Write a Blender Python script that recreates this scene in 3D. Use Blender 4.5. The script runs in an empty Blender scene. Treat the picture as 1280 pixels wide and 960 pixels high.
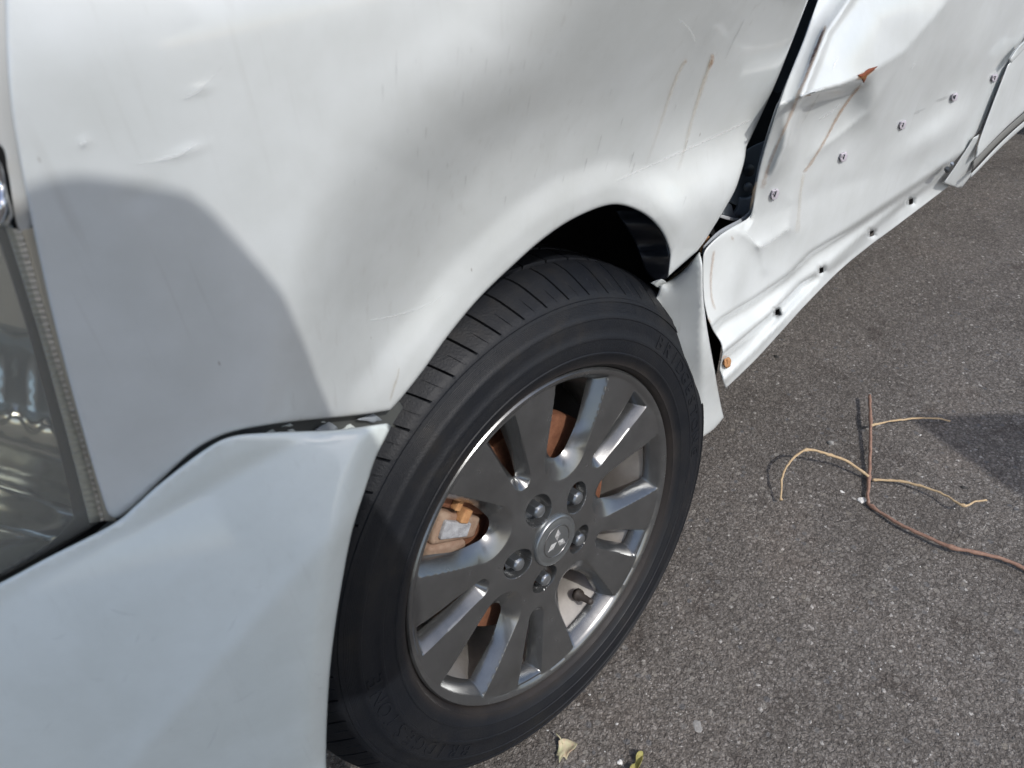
import bpy, bmesh, math, random
import numpy as np
from mathutils import Vector, Matrix
from mathutils.geometry import delaunay_2d_cdt
random.seed(7); rng = np.random.default_rng(7)
scene = bpy.context.scene
col = scene.collection

# ------------------------------------------------------------------ camera
F = 900.0                                   # focal length in pixels of a 1280 px wide frame
n_w = np.array([.683, .315, -.659]); n_w /= np.linalg.norm(n_w)
c_w = .863 * np.array([(695.5-640)/F, (676.2-480)/F, 1.0])
d_x = np.array([2030-640, -335-480, F]); d_x /= np.linalg.norm(d_x)
_d = np.cross(d_x, n_w); _d /= np.linalg.norm(_d); _d = _d if _d[1] > 0 else -_d
_n = np.cross(_d, d_x); _n *= np.sign(_n @ n_w)
_g = math.radians(6.0)
A = np.stack([d_x, -(math.cos(_g)*_n + math.sin(_g)*_d), -(math.cos(_g)*_d - math.sin(_g)*_n)])
HW = .325                                   # wheel centre above the ground
CAM = A @ (-c_w) + np.array([0, 0, HW])
NW = A @ n_w                                # wheel's outward axis
RIGHT, UP, FWD = A @ np.array([1., 0, 0]), -(A @ np.array([0, 1., 0])), A @ np.array([0, 0, 1.])
cam_d = bpy.data.cameras.new('camera'); cam = bpy.data.objects.new('camera', cam_d); col.objects.link(cam)
m = Matrix(((RIGHT[0], UP[0], -FWD[0], CAM[0]), (RIGHT[1], UP[1], -FWD[1], CAM[1]), (RIGHT[2], UP[2], -FWD[2], CAM[2]), (0, 0, 0, 1)))
cam.matrix_world = m
cam_d.sensor_width = 36; cam_d.lens = F/1280*36; cam_d.clip_start = .01; cam_d.clip_end = 2000
cam_d.dof.use_dof = True; cam_d.dof.focus_distance = .98; cam_d.dof.aperture_fstop = 9
scene.camera = cam

# ------------------------------------------------------------------ light
SUN_AZ, SUN_EL = math.radians(90), math.radians(46)      # azimuth from +X towards -Y
SUN = np.array([math.cos(SUN_AZ)*math.cos(SUN_EL), -math.sin(SUN_AZ)*math.cos(SUN_EL), math.sin(SUN_EL)])
w = bpy.data.worlds.new('World'); scene.world = w; w.use_nodes = True
nt = w.node_tree; bg = nt.nodes['Background']; sky = nt.nodes.new('ShaderNodeTexSky')
sky.sky_type = 'NISHITA'; sky.sun_disc = False; sky.sun_elevation = SUN_EL
sky.sun_rotation = math.atan2(SUN[0], SUN[1])
sky.air_density = 1.0; sky.dust_density = 2.0
nt.links.new(sky.outputs[0], bg.inputs[0]); bg.inputs[1].default_value = .15
sl = bpy.data.lights.new('sun', 'SUN'); sl.energy = 2.0; sl.angle = math.radians(.53); sl.color = (1, .975, .94)
so = bpy.data.objects.new('sun', sl); col.objects.link(so)
so.rotation_euler = Vector(SUN).to_track_quat('Z', 'Y').to_euler(); so.location = (0, -4, 5)
vs = scene.view_settings; vs.view_transform = 'Standard'; vs.look = 'None'; vs.exposure = 0.26; vs.gamma = 1
scene.render.engine = 'CYCLES'

# ------------------------------------------------------------------ materials
def mat(name, base=(.5, .5, .5), rough=.5, metal=0, coat=0, coat_r=.1, spec=.5):
    M = bpy.data.materials.new(name); M.use_nodes = True
    b = M.node_tree.nodes['Principled BSDF']
    b.inputs['Base Color'].default_value = (*base, 1); b.inputs['Roughness'].default_value = rough
    b.inputs['Metallic'].default_value = metal; b.inputs['Coat Weight'].default_value = coat
    b.inputs['Coat Roughness'].default_value = coat_r; b.inputs['Specular IOR Level'].default_value = spec
    return M
class NT:
    def __init__(s, M): s.t = M.node_tree; s.b = s.t.nodes['Principled BSDF']
    def n(s, kind, **kw):
        x = s.t.nodes.new(kind)
        for k, v in kw.items():
            if k in x.inputs.keys() if hasattr(x.inputs, 'keys') else False: x.inputs[k].default_value = v
            else: setattr(x, k, v)
        return x
    def l(s, a, b): s.t.links.new(a, b)
    def ramp(s, src, stops):
        r = s.n('ShaderNodeValToRGB'); e = r.color_ramp.elements
        while len(e) < len(stops): e.new(.5)
        for q, (p, c) in zip(e, stops): q.position = p; q.color = (*c, 1) if len(c) == 3 else c
        s.l(src, r.inputs[0]); return r
    def mix(s, fac, a, b, mode='MIX'):
        x = s.n('ShaderNodeMix', data_type='RGBA', blend_type=mode)
        for i, v in ((0, fac), (6, a), (7, b)):
            if hasattr(v, 'is_linked') or hasattr(v, 'links'): s.l(v, x.inputs[i])
            else: x.inputs[i].default_value = v if i == 0 else (*v, 1)
        return x.outputs[2]
    def bump(s, h, strength, dist):
        b = s.n('ShaderNodeBump'); b.inputs['Strength'].default_value = strength; b.inputs['Distance'].default_value = dist
        s.l(h, b.inputs['Height']); s.l(b.outputs[0], s.b.inputs['Normal']); return b
    def coords(s, scale=(1, 1, 1), rot=(0, 0, 0)):
        g = s.n('ShaderNodeNewGeometry'); mp = s.n('ShaderNodeMapping'); mp.inputs['Scale'].default_value = scale; mp.inputs['Rotation'].default_value = rot
        s.l(g.outputs['Position'], mp.inputs['Vector']); return mp.outputs[0]
    def noise(s, vec, scale, detail=4, rough=.55):
        x = s.n('ShaderNodeTexNoise'); x.inputs['Scale'].default_value = scale; x.inputs['Detail'].default_value = detail; x.inputs['Roughness'].default_value = rough
        s.l(vec, x.inputs['Vector']); return x.outputs['Fac']

def paint(name, base, speck=1.0, streak=1.0):
    M = mat(name, base, .4, 0, .9, .05); t = NT(M)
    p = t.coords(); ps = t.coords((160, 160, 7), (0, .10, 0)); pk = t.coords((1, 1, .35))
    st = t.ramp(t.noise(ps, 1.0, 2), [(.60, (0, 0, 0)), (.80, (1, 1, 1))])          # runs of old dirt
    big = t.ramp(t.noise(p, 6, 3), [(.42, (0, 0, 0)), (.68, (1, 1, 1))])
    fac = t.n('ShaderNodeMath', operation='MULTIPLY'); t.l(st.outputs[0], fac.inputs[0]); t.l(big.outputs[0], fac.inputs[1])
    f2 = t.n('ShaderNodeMath', operation='MULTIPLY'); t.l(fac.outputs[0], f2.inputs[0]); f2.inputs[1].default_value = .34*streak
    c1 = t.mix(f2.outputs[0], base, (.33, .31, .28))
    v = t.n('ShaderNodeTexVoronoi'); v.inputs['Scale'].default_value = 75; t.l(pk, v.inputs['Vector'])
    pick = t.n('ShaderNodeSeparateColor'); t.l(v.outputs['Color'], pick.inputs[0])
    sp = t.ramp(v.outputs['Distance'], [(.025, (1, 1, 1)), (.07, (0, 0, 0))])
    few = t.ramp(pick.outputs[0], [(.90, (0, 0, 0)), (.93, (1, 1, 1))])
    f3 = t.n('ShaderNodeMath', operation='MULTIPLY'); t.l(sp.outputs[0], f3.inputs[0]); t.l(few.outputs[0], f3.inputs[1])
    f4 = t.n('ShaderNodeMath', operation='MULTIPLY'); t.l(f3.outputs[0], f4.inputs[0]); f4.inputs[1].default_value = .75*speck
    c2 = t.mix(f4.outputs[0], c1, (.10, .055, .035))
    g = t.ramp(t.noise(p, 22, 5, .6), [(.35, (.92, .92, .91)), (.7, (1, 1, 1))])
    c3 = t.mix(1.0, c2, g.outputs[0], 'MULTIPLY')
    t.l(c3, t.b.inputs['Base Color'])
    rr = t.n('ShaderNodeMapRange'); rr.inputs['To Min'].default_value = .30; rr.inputs['To Max'].default_value = .52
    t.l(t.noise(p, 35, 5), rr.inputs['Value']); t.l(rr.outputs[0], t.b.inputs['Roughness'])
    cr = t.n('ShaderNodeMapRange'); cr.inputs['To Min'].default_value = .03; cr.inputs['To Max'].default_value = .16
    t.l(t.noise(p, 14, 6, .7), cr.inputs['Value']); t.l(cr.outputs[0], t.b.inputs['Coat Roughness'])
    t.bump(t.noise(p, 9, 2), .25, .004)
    return M
PAINT = paint('white_paint', (.65, .68, .678))
PAINT_B = paint('bumper_white_paint', (.775, .83, .805), .35, .35)
PAINT_D = paint('door_white_paint', (.675, .705, .703), .25, .5)
PRIMER = mat('grey_primer', (.32, .35, .38), .5)
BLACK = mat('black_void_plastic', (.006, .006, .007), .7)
SLATE = mat('dark_slate_steel', (.030, .036, .042), .55)
STEEL = mat('blue_grey_steel', (.30, .34, .40), .4, .3)
CHROME = mat('chrome', (.80, .81, .83), .07, 1)
NUT = mat('nut_steel', (.36, .38, .40), .34, .9)

def rubber():
    M = mat('tyre_rubber', (.020, .021, .024), .62, spec=.35); t = NT(M)
    p = t.coords(); d = t.ramp(t.noise(p, 18, 6, .65), [(.40, (.006, .0075, .011)), (.58, (.010, .011, .0135)), (.82, (.022, .020, .018))])
    t.l(d.outputs[0], t.b.inputs['Base Color'])
    r = t.n('ShaderNodeMapRange'); r.inputs['To Min'].default_value = .42; r.inputs['To Max'].default_value = .68
    t.l(t.noise(p, 40, 4), r.inputs['Value']); t.l(r.outputs[0], t.b.inputs['Roughness'])
    tc = t.n('ShaderNodeTexCoord'); mp = t.n('ShaderNodeMapping'); mp.inputs['Scale'].default_value = (1, 0, 1); t.l(tc.outputs['Object'], mp.inputs['Vector'])
    ln = t.n('ShaderNodeVectorMath', operation='LENGTH'); t.l(mp.outputs[0], ln.inputs[0]); rad = ln.outputs['Value']
    bead = t.ramp(rad, [(.2215, (1, 1, 1)), (.232, (0, 0, 0))])          # brown road dust packed by the bead
    bn = t.n('ShaderNodeMath', operation='MULTIPLY'); t.l(bead.outputs[0], bn.inputs[0]); t.l(t.noise(p, 25, 5), bn.inputs[1])
    t.l(t.mix(bn.outputs[0], d.outputs[0], (.050, .040, .033)), t.b.inputs['Base Color'])
    k1 = t.n('ShaderNodeMath', operation='MULTIPLY'); t.l(rad, k1.inputs[0]); k1.inputs[1].default_value = 4400
    sn = t.n('ShaderNodeMath', operation='SINE'); t.l(k1.outputs[0], sn.inputs[0])
    ring = t.ramp(rad, [(.240, (0, 0, 0)), (.2405, (1, 1, 1)), (.2535, (1, 1, 1)), (.254, (0, 0, 0)), (.282, (0, 0, 0)), (.2825, (1, 1, 1)), (.293, (1, 1, 1)), (.2935, (0, 0, 0))])
    m1 = t.n('ShaderNodeMath', operation='MULTIPLY'); t.l(sn.outputs[0], m1.inputs[0]); t.l(ring.outputs[0], m1.inputs[1])
    ma = t.n('ShaderNodeMath', operation='MULTIPLY_ADD'); t.l(m1.outputs[0], ma.inputs[0]); ma.inputs[1].default_value = .35; t.l(t.noise(p, 420, 3), ma.inputs[2])
    t.bump(ma.outputs[0], .5, .0008); return M
RUBBER = rubber()
def alloy(name, base, rough):
    M = mat(name, base, rough, .85); t = NT(M); p = t.coords()
    g = t.ramp(t.noise(p, 30, 6, .65), [(.3, tuple(c*.78 for c in base)), (.65, base)])
    t.l(g.outputs[0], t.b.inputs['Base Color'])
    r = t.n('ShaderNodeMapRange'); r.inputs['To Min'].default_value = rough-.05; r.inputs['To Max'].default_value = rough+.10
    t.l(t.noise(p, 60, 5), r.inputs['Value']); t.l(r.outputs[0], t.b.inputs['Roughness'])
    t.bump(t.noise(p, 900, 2), .08, .0006); return M
ALLOY = alloy('grey_alloy', (.235, .24, .242), .22)
BARREL = alloy('barrel_alloy', (.66, .63, .59), .5)
def rust(name, a, b, sc=60, met=0):
    M = mat(name, a, .8, met); t = NT(M); p = t.coords()
    g = t.ramp(t.noise(p, sc, 8, .7), [(.3, a), (.7, b)]); t.l(g.outputs[0], t.b.inputs['Base Color'])
    t.bump(t.noise(p, sc*4, 4), .5, .002); return M
RUST = rust('rust', (.17, .055, .02), (.36, .15, .06))
RUSTROTOR = rust('rusty_disc_metal', (.13, .048, .024), (.24, .105, .055), 90)
CALIPER = rust('dirty_caliper', (.17, .085, .05), (.36, .27, .20), 38)
DUST = rust('dusty_bracket', (.20, .20, .21), (.46, .47, .49), 120)
def stain(name, c, k):
    M = mat(name, c, .75); t = NT(M); a = t.n('ShaderNodeAttribute', attribute_name='fade')
    tr = t.n('ShaderNodeBsdfTransparent'); mx = t.n('ShaderNodeMixShader')
    nz = t.ramp(t.noise(t.coords(), 260, 4), [(.3, (.45, .45, .45)), (.7, (1, 1, 1))])
    mu = t.n('ShaderNodeMath', operation='MULTIPLY'); t.l(a.outputs['Fac'], mu.inputs[0]); t.l(nz.outputs[0], mu.inputs[1])
    m2 = t.n('ShaderNodeMath', operation='MULTIPLY'); t.l(mu.outputs[0], m2.inputs[0]); m2.inputs[1].default_value = k
    t.l(m2.outputs[0], mx.inputs[0]); t.l(tr.outputs[0], mx.inputs[1]); t.l(t.b.outputs[0], mx.inputs[2])
    o = t.t.nodes['Material Output']; t.l(mx.outputs[0], o.inputs[0]); return M
STAIN_R = stain('rust_run', (.38, .19, .065), .72)
STAIN_P = stain('pale_rust_run', (.52, .40, .25), .40)
STAIN_D = stain('dark_scuff', (.10, .09, .085), .5)
STAIN_W = stain('pale_scratch_and_glint', (.90, .91, .91), .45)  # scratches, pale scuffs and the painted highlight on the door's star dent
STAIN_DR = stain('dark_rust', (.10, .025, .015), 1.0)

def asphalt():
    M = mat('asphalt', (.1, .1, .1), .85, spec=.35); t = NT(M); p = t.coords((1, 1, 0))
    wv = t.n('ShaderNodeTexNoise'); wv.inputs['Scale'].default_value = 150; wv.inputs['Detail'].default_value = 2; t.l(p, wv.inputs['Vector'])
    ad = t.n('ShaderNodeVectorMath', operation='MULTIPLY_ADD'); t.l(wv.outputs['Color'], ad.inputs[0]); ad.inputs[1].default_value = (.006, .006, 0); t.l(p, ad.inputs[2])
    cols = []
    hs = []
    for sc in (210, 460):
        v = t.n('ShaderNodeTexVoronoi'); v.inputs['Scale'].default_value = sc; t.l(ad.outputs[0], v.inputs['Vector'])
        s = t.n('ShaderNodeSeparateColor'); t.l(v.outputs['Color'], s.inputs[0])
        r = t.ramp(s.outputs[0], [(0, (.135, .121, .108)), (.45, (.205, .186, .167)), (.84, (.262, .240, .216)), (.985, (.34, .315, .29)), (1, (.62, .60, .56))])
        cols.append(r.outputs[0]); hs.append((v.outputs['Distance'], s.outputs[1]))
    sel = t.ramp(hs[0][1], [(.45, (0, 0, 0)), (.55, (1, 1, 1))])
    c = t.mix(sel.outputs[0], cols[0], cols[1])
    e = t.ramp(hs[0][0], [(.30, (1, 1, 1)), (.62, (.42, .40, .39))])
    e2 = t.ramp(hs[1][0], [(.30, (1, 1, 1)), (.65, (.55, .53, .52))])
    c = t.mix(.6, c, e.outputs[0], 'MULTIPLY'); c = t.mix(.55, c, e2.outputs[0], 'MULTIPLY')
    bigp = t.ramp(t.noise(p, 3.2, 5, .65), [(.3, (.70, .69, .68)), (.55, (1, 1, 1)), (.75, (1.12, 1.08, 1.05))])
    c = t.mix(1, c, bigp.outputs[0], 'MULTIPLY')
    spots = t.ramp(t.noise(p, 11, 5, .6), [(.58, (1, 1, 1)), (.72, (.55, .51, .49))])
    c = t.mix(.8, c, spots.outputs[0], 'MULTIPLY')
    v3 = t.n('ShaderNodeTexVoronoi'); v3.inputs['Scale'].default_value = 95; t.l(ad.outputs[0], v3.inputs['Vector'])
    s3 = t.n('ShaderNodeSeparateColor'); t.l(v3.outputs['Color'], s3.inputs[0])
    pk3 = t.ramp(s3.outputs[0], [(.84, (0, 0, 0)), (.88, (1, 1, 1))]); in3 = t.ramp(v3.outputs['Distance'], [(.36, (1, 1, 1)), (.46, (0, 0, 0))])
    f3 = t.n('ShaderNodeMath', operation='MULTIPLY'); t.l(pk3.outputs[0], f3.inputs[0]); t.l(in3.outputs[0], f3.inputs[1])
    f4 = t.n('ShaderNodeMath', operation='MULTIPLY'); t.l(f3.outputs[0], f4.inputs[0]); f4.inputs[1].default_value = .6
    st3 = t.ramp(s3.outputs[1], [(0, (.10, .105, .115)), (.35, (.17, .165, .16)), (.6, (.24, .215, .18)), (1, (.33, .31, .28))])
    c = t.mix(f4.outputs[0], c, st3.outputs[0])
    t.l(c, t.b.inputs['Base Color'])
    a = t.n('ShaderNodeMath', operation='ADD'); t.l(hs[0][0], a.inputs[0]); t.l(hs[1][0], a.inputs[1])
    iv = t.n('ShaderNodeMath', operation='MULTIPLY'); t.l(a.outputs[0], iv.inputs[0]); iv.inputs[1].default_value = -1
    t.bump(iv.outputs[0], .75, .0022)
    return M
ASPHALT = asphalt()

# ------------------------------------------------------------------ helpers
def obj(name, verts, faces, material, parent=None, smooth=True, label=None, cat=None, group=None, kind=None, mats=None):
    me = bpy.data.meshes.new(name); me.from_pydata([tuple(map(float, v)) for v in verts], [], [tuple(int(i) for i in f) for f in faces])
    me.update()
    if smooth: me.polygons.foreach_set('use_smooth', [True]*len(me.polygons))
    o = bpy.data.objects.new(name, me); col.objects.link(o)
    for q in (mats or [material]): me.materials.append(q)
    if parent: o.parent = parent
    tag(o, label, cat, group, kind); return o
def tag(o, label=None, cat=None, group=None, kind=None):
    for k, v in (('label', label), ('category', cat), ('group', group), ('kind', kind)):
        if v: o[k] = v
    return o
def empty(name, loc=(0, 0, 0), parent=None, **kw):
    o = bpy.data.objects.new(name, None); col.objects.link(o); o.location = loc
    if parent: o.parent = parent
    return tag(o, **kw)
def recalc(o, toward=None):
    bm = bmesh.new(); bm.from_mesh(o.data); bmesh.ops.recalc_face_normals(bm, faces=bm.faces[:]); bm.to_mesh(o.data); bm.free(); return o
def ss(x): x = np.clip(x, 0, 1); return x*x*(3-2*x)
def relu(x): return np.maximum(x, 0)
def at_y(u, v, y):                          # point on the ray through photo pixel (u, v) at lateral position y
    u, v, y = np.broadcast_arrays(np.asarray(u, float), np.asarray(v, float), np.asarray(y, float))
    d = np.stack([(u-640)/F, (v-480)/F, np.ones_like(u)], -1) @ A.T
    t = (y-CAM[1])/d[..., 1]; return CAM + d*t[..., None]
def at_z(u, v, z=0.):
    d = A @ np.array([(u-640)/F, (v-480)/F, 1.]); return CAM + d*((z-CAM[2])/d[2])
def spline(pts, step, closed=False):        # Catmull-Rom; a point given as (x, y, 1) is a sharp corner
    P = [np.array(p[:2], float) for p in pts]; K = [len(p) > 2 for p in pts]; n = len(P); out = []
    for i in range(n if closed else n-1):
        a, b = P[i], P[(i+1) % n]
        p0 = P[i-1] if (closed or i > 0) and not K[i] else a-(b-a)*.5 if False else (a if K[i] or (not closed and i == 0) else P[i-1])
        p3 = b if K[(i+1) % n] or (not closed and i == n-2) else P[(i+2) % n]
        L = np.linalg.norm(b-a); k = max(1, int(round(L/step)))
        lim = lambda v: v*min(1, 1.6*L/(np.linalg.norm(v)+1e-9))
        m0 = lim((b-p0)*.5 if not K[i] else (b-a)*.8); m1 = lim((p3-a)*.5 if not K[(i+1) % n] else (b-a)*.8)
        for j in range(k):
            s = j/k; out.append((2*s**3-3*s**2+1)*a+(s**3-2*s**2+s)*m0+(-2*s**3+3*s**2)*b+(s**3-s**2)*m1)
    if not closed: out.append(P[-1])
    return np.array(out)
def seg_dist(u, v, line):                   # signed distance to polyline (positive to the right when walking it, y down) + param along
    P = np.array(line, float); q = np.stack([np.ravel(u), np.ravel(v)], 1)
    best = np.full(len(q), 1e9); sg = np.ones(len(q)); par = np.zeros(len(q)); acc = 0
    for a, b in zip(P[:-1], P[1:]):
        e = b-a; L = np.linalg.norm(e); s = np.clip(((q-a)@e)/(L*L), 0, 1); r = q-a-s[:, None]*e; d = np.linalg.norm(r, axis=1)
        k = d < best; best[k] = d[k]; sg[k] = np.sign(e[0]*r[k, 1]-e[1]*r[k, 0]); par[k] = acc+s[k]*L; acc += L
    return (best*np.where(sg == 0, 1, sg)).reshape(np.shape(u)), (par/acc).reshape(np.shape(u))
def inside(q, poly):
    x, y = q[:, 0], q[:, 1]; r = np.zeros(len(q), bool); j = len(poly)-1
    for i in range(len(poly)):
        xi, yi = poly[i]; xj, yj = poly[j]
        with np.errstate(divide='ignore', invalid='ignore'):
            c = ((yi > y) != (yj > y)) & (x < (xj-xi)*(y-yi)/(yj-yi+1e-12)+xi)
        r ^= c; j = i
    return r
def panel(name, outline, yfn, material, parent, h=7., roll=3.0, thick=.0014, holes=(), label=None, roll_m=None, wob=0.0):
    """sheet-metal panel: closed outline -> fine triangulation -> its place in depth; edges rolled inwards, real thickness"""
    B = spline(outline, h*.8, True)
    if wob: B = B+rng.normal(0, wob, B.shape)
    rings = [B]
    T = np.roll(B, -1, 0)-np.roll(B, 1, 0); T /= np.linalg.norm(T, axis=1)[:, None]+1e-9; N = np.stack([-T[:, 1], T[:, 0]], 1)
    area = .5*np.sum(B[:, 0]*np.roll(B[:, 1], -1)-np.roll(B[:, 0], -1)*B[:, 1])
    if area < 0: N = -N
    Hs = [spline(hh, 2.0, True) for hh in holes]
    loops = [B]+Hs
    pts = [p for L in loops for p in L]; edges = []; k = 0
    for L in loops: edges += [(k+i, k+(i+1) % len(L)) for i in range(len(L))]; k += len(L)
    def bd(q):
        d = np.full(len(q), 1e9)
        for L in loops:
            C = np.vstack([L, L[:1]]); d = np.minimum(d, np.abs(seg_dist(q[:, 0], q[:, 1], C)[0]))
        return d
    if roll > 0:
        for f_ in (.15, .45, 1.0):
            R = B+N*roll*f_; ok = inside(R, B) & (bd(R) > roll*f_*.85); pts += list(R[ok])
    lo, hi = B.min(0), B.max(0)
    gx, gy = np.meshgrid(np.arange(lo[0], hi[0], h), np.arange(lo[1], hi[1], h*.866)); gx[1::2] += h/2
    G = np.stack([gx.ravel(), gy.ravel()], 1); G = G[inside(G, B)]
    for L in Hs: G = G[~inside(G, L)]
    G = G[bd(G) > max(roll*1.35, h*.55)]; pts += list(G)
    vv, _, ff, *_ = delaunay_2d_cdt([Vector(p) for p in pts], edges, [], 2 if False else 1, 1e-5)
    V = np.array([(p.x, p.y) for p in vv]); ff = [list(f) for f in ff]
    cen = np.array([V[f].mean(0) for f in ff]); ok = inside(cen, B)
    for L in Hs: ok &= ~inside(cen, L)
    ff = [f for f, o_ in zip(ff, ok) if o_]
    y = yfn(V[:, 0], V[:, 1])
    if roll > 0:
        d = bd(V); s = np.clip(1-d/roll, 0, 1); rm = roll_m if roll_m else roll*.0009
        y = y+rm*(1-np.sqrt(np.clip(1-s*s, 0, 1)))
    P = at_y(V[:, 0], V[:, 1], y)
    # front faces look outwards (towards -Y)
    out = []
    for f in ff:
        a, b, c = P[f[0]], P[f[1]], P[f[2]]; nn = np.cross(b-a, c-a)
        out.append(f if nn @ (CAM-a) > 0 else f[::-1])
    used = sorted({i for f in out for i in f}); mp = {i: j for j, i in enumerate(used)}
    o = obj(name, P[used], [[mp[i] for i in f] for f in out], material, parent, label=label)
    if thick:
        md = o.modifiers.new('thickness', 'SOLIDIFY'); md.thickness = thick; md.offset = -1; md.use_rim = True
    return o
def on(yfn, u, v, off=0.):                  # point on a panel, lifted off it by off metres, and the normal
    u, v = np.asarray(u, float), np.asarray(v, float)
    P = at_y(u, v, yfn(u, v)); a = at_y(u+2, v, yfn(u+2, v))-P; b = at_y(u, v+2, yfn(u, v+2))-P
    N = np.cross(a, b); N /= np.linalg.norm(N, axis=-1, keepdims=True)
    N = N*np.sign(((CAM-P)*N).sum(-1, keepdims=True)); return P+N*off, N
def ribbon(name, line, wd, yfn, material, parent, off=.0011, f0=1., f1=0., wob=.25, step=4):
    L = spline([p[:2] for p in line], step); n = len(L)
    T = np.gradient(L, axis=0); T /= np.linalg.norm(T, axis=1)[:, None]; N = np.stack([-T[:, 1], T[:, 0]], 1)
    ww = np.interp(np.linspace(0, 1, n), np.linspace(0, 1, len(wd)) if hasattr(wd, '__len__') else [0, 1], wd if hasattr(wd, '__len__') else [wd, wd])
    ww = ww*(1+rng.normal(0, wob, n)*.5); V = []; fade = []
    for k, a in ((-1, 0), (-.45, 1), (.45, 1), (1, 0)):
        V.append(L+N*(ww*k*.5)[:, None]); fade.append(np.full(n, a)*np.linspace(f0, f1, n)*np.clip(np.minimum(np.arange(n), np.arange(n)[::-1])/1.5, 0, 1))
    V = np.concatenate(V); fade = np.concatenate(fade); P, _ = on(yfn, V[:, 0], V[:, 1], off)
    fc = [(k*n+i, k*n+i+1, (k+1)*n+i+1, (k+1)*n+i) for k in range(3) for i in range(n-1)]
    o = obj(name, P, fc, material, parent); at = o.data.attributes.new('fade', 'FLOAT', 'POINT'); at.data.foreach_set('value', fade.astype(np.float32)); return o
def tube(path, rad, seg=8, cap=True):
    P = np.array(path, float); n = len(P); rad = np.broadcast_to(np.asarray(rad, float), (n,)); V = []; Fc = []
    T = np.gradient(P, axis=0); T /= np.linalg.norm(T, axis=1)[:, None]+1e-12; ref = np.array([0, 0, 1.]) if abs(T[0][2]) < .9 else np.array([1., 0, 0])
    for i in range(n):
        a = np.cross(T[i], ref); a /= np.linalg.norm(a)+1e-12; b = np.cross(T[i], a); ref = np.cross(a, T[i])
        for k in range(seg):
            t = 2*math.pi*k/seg; V.append(P[i]+rad[i]*(math.cos(t)*a+math.sin(t)*b))
    for i in range(n-1):
        for k in range(seg): Fc.append((i*seg+k, i*seg+(k+1) % seg, (i+1)*seg+(k+1) % seg, (i+1)*seg+k))
    if cap: Fc += [tuple(range(seg))[::-1], tuple((n-1)*seg+k for k in range(seg))]
    return V, Fc
def lathe(prof, seg, a0=0, a1=2*math.pi):   # prof: (r, y) about the Y axis
    full = abs(a1-a0-2*math.pi) < 1e-6; m_ = seg if full else seg+1; V = []; Fc = []
    for k in range(m_):
        t = a0+(a1-a0)*k/seg
        for r, y in prof: V.append((r*math.cos(t), y, r*math.sin(t)))
    n = len(prof)
    for k in range(seg):
        for i in range(n-1): a = k*n+i; b = ((k+1) % m_)*n+i; Fc.append((a, a+1, b+1, b))
    return V, Fc
def boxv(lo, hi):
    V = [(x, y, z) for x in (lo[0], hi[0]) for y in (lo[1], hi[1]) for z in (lo[2], hi[2])]
    return V, [(0, 1, 3, 2), (4, 6, 7, 5), (0, 4, 5, 1), (2, 3, 7, 6), (0, 2, 6, 4), (1, 5, 7, 3)]
def bevel(o, wd, seg=2):
    recalc(o); md = o.modifiers.new('bevel', 'BEVEL'); md.width = wd; md.segments = seg; return o
# ------------------------------------------------------------------ the ground
g = obj('ground', [(-300, -300, 0), (300, -300, 0), (300, 300, 0), (-300, 300, 0)], [(0, 1, 2, 3)], ASPHALT, kind='structure')

# ------------------------------------------------------------------ the car
car = empty('damaged_car', (0, 0, 0), label='white car with crumpled front door, dented fender and grey alloy wheel', cat='car')

ARCH = [(490, 514), (505, 494), (530, 462), (560, 420), (598, 374), (640, 333), (680, 298), (720, 272), (765, 256), (800, 265), (824, 286), (836, 312), (835, 345)]
F1 = [(640, -60), (600, 40), (520, 110), (462, 190), (425, 290), (400, 380), (385, 470), (380, 540)]
def y_front(u, v):
    Q = at_y(u, v, -.03); X, Z = Q[..., 0], Q[..., 2]
    return -.045+.9*relu(-.18-X)**2+1.2*relu(Z-.92)**2+.24*.007*np.log1p(np.exp(np.clip((Z-.939)/.007, -30, 30))), X, Z
def y_fender(u, v):
    y, X, Z = y_front(u, v)
    d, _ = seg_dist(u, v, F1[::-1]); M = ss((d+55)/190)
    y = y+M*(.110*ss((1.0-Z)/.28)-.042)
    d, t = seg_dist(u, v, [(960, -60), (928, 20), (888, 84), (850, 160), (812, 240)]); f = ss(t*6)*ss((1-t)*3)
    y = y+.007*np.exp(-(d/np.where(d > 0, 26, 60))**2)*f            # valley of the rear dent
    d, t = seg_dist(u, v, [(770, 226), (850, 190), (940, 148)]); y = y-.012*ss(d/70)*ss(t*3+.05)*ss((140-d)/70)
    d, _ = seg_dist(u, v, ARCH); d = np.abs(d); y = y-.0065*(.55*np.clip((56-d)/34, 0, 1)+.45*ss((60-d)/42))
    for (a, b, sx, sy, am) in ((232, 190, 26, 5, -.0009), (250, 112, 16, 5, -.0008), (105, 178, 8, 5, -.0008), (175, 245, 30, 14, .0008), (470, 400, 40, 90, .003), (700, 160, 120, 60, .004), (610, 300, 60, 60, -.003), (860, 240, 40, 50, -.004)):
        c, s = math.cos(-.35), math.sin(-.35); p, q = (u-a)*c+(v-b)*s, -(u-a)*s+(v-b)*c; y = y+am*np.exp(-(p/sx)**2-(q/sy)**2)
    return y
fender_out = [(6, -130, 1), (6, 0), (10, 100), (24, 200), (60, 372), (98, 520), (132, 636), (139, 646), (150, 647), (172, 630), (205, 598), (240, 566), (270, 548), (300, 538), (345, 530), (400, 524), (450, 519), (488, 513, 1)] + ARCH[1:-1] + [(836, 330), (834, 347, 1), (850, 333), (872, 314, 1), (884, 297), (902, 268), (918, 240), (926, 218), (931, 200), (933, 184, 1), (948, 152), (968, 108), (988, 58), (1010, 0), (1040, -80), (1062, -130, 1)]
fender = panel('fender', fender_out, y_fender, PAINT, car, h=7, roll=4, label='white front fender with a deep dent above the wheel arch')

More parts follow.
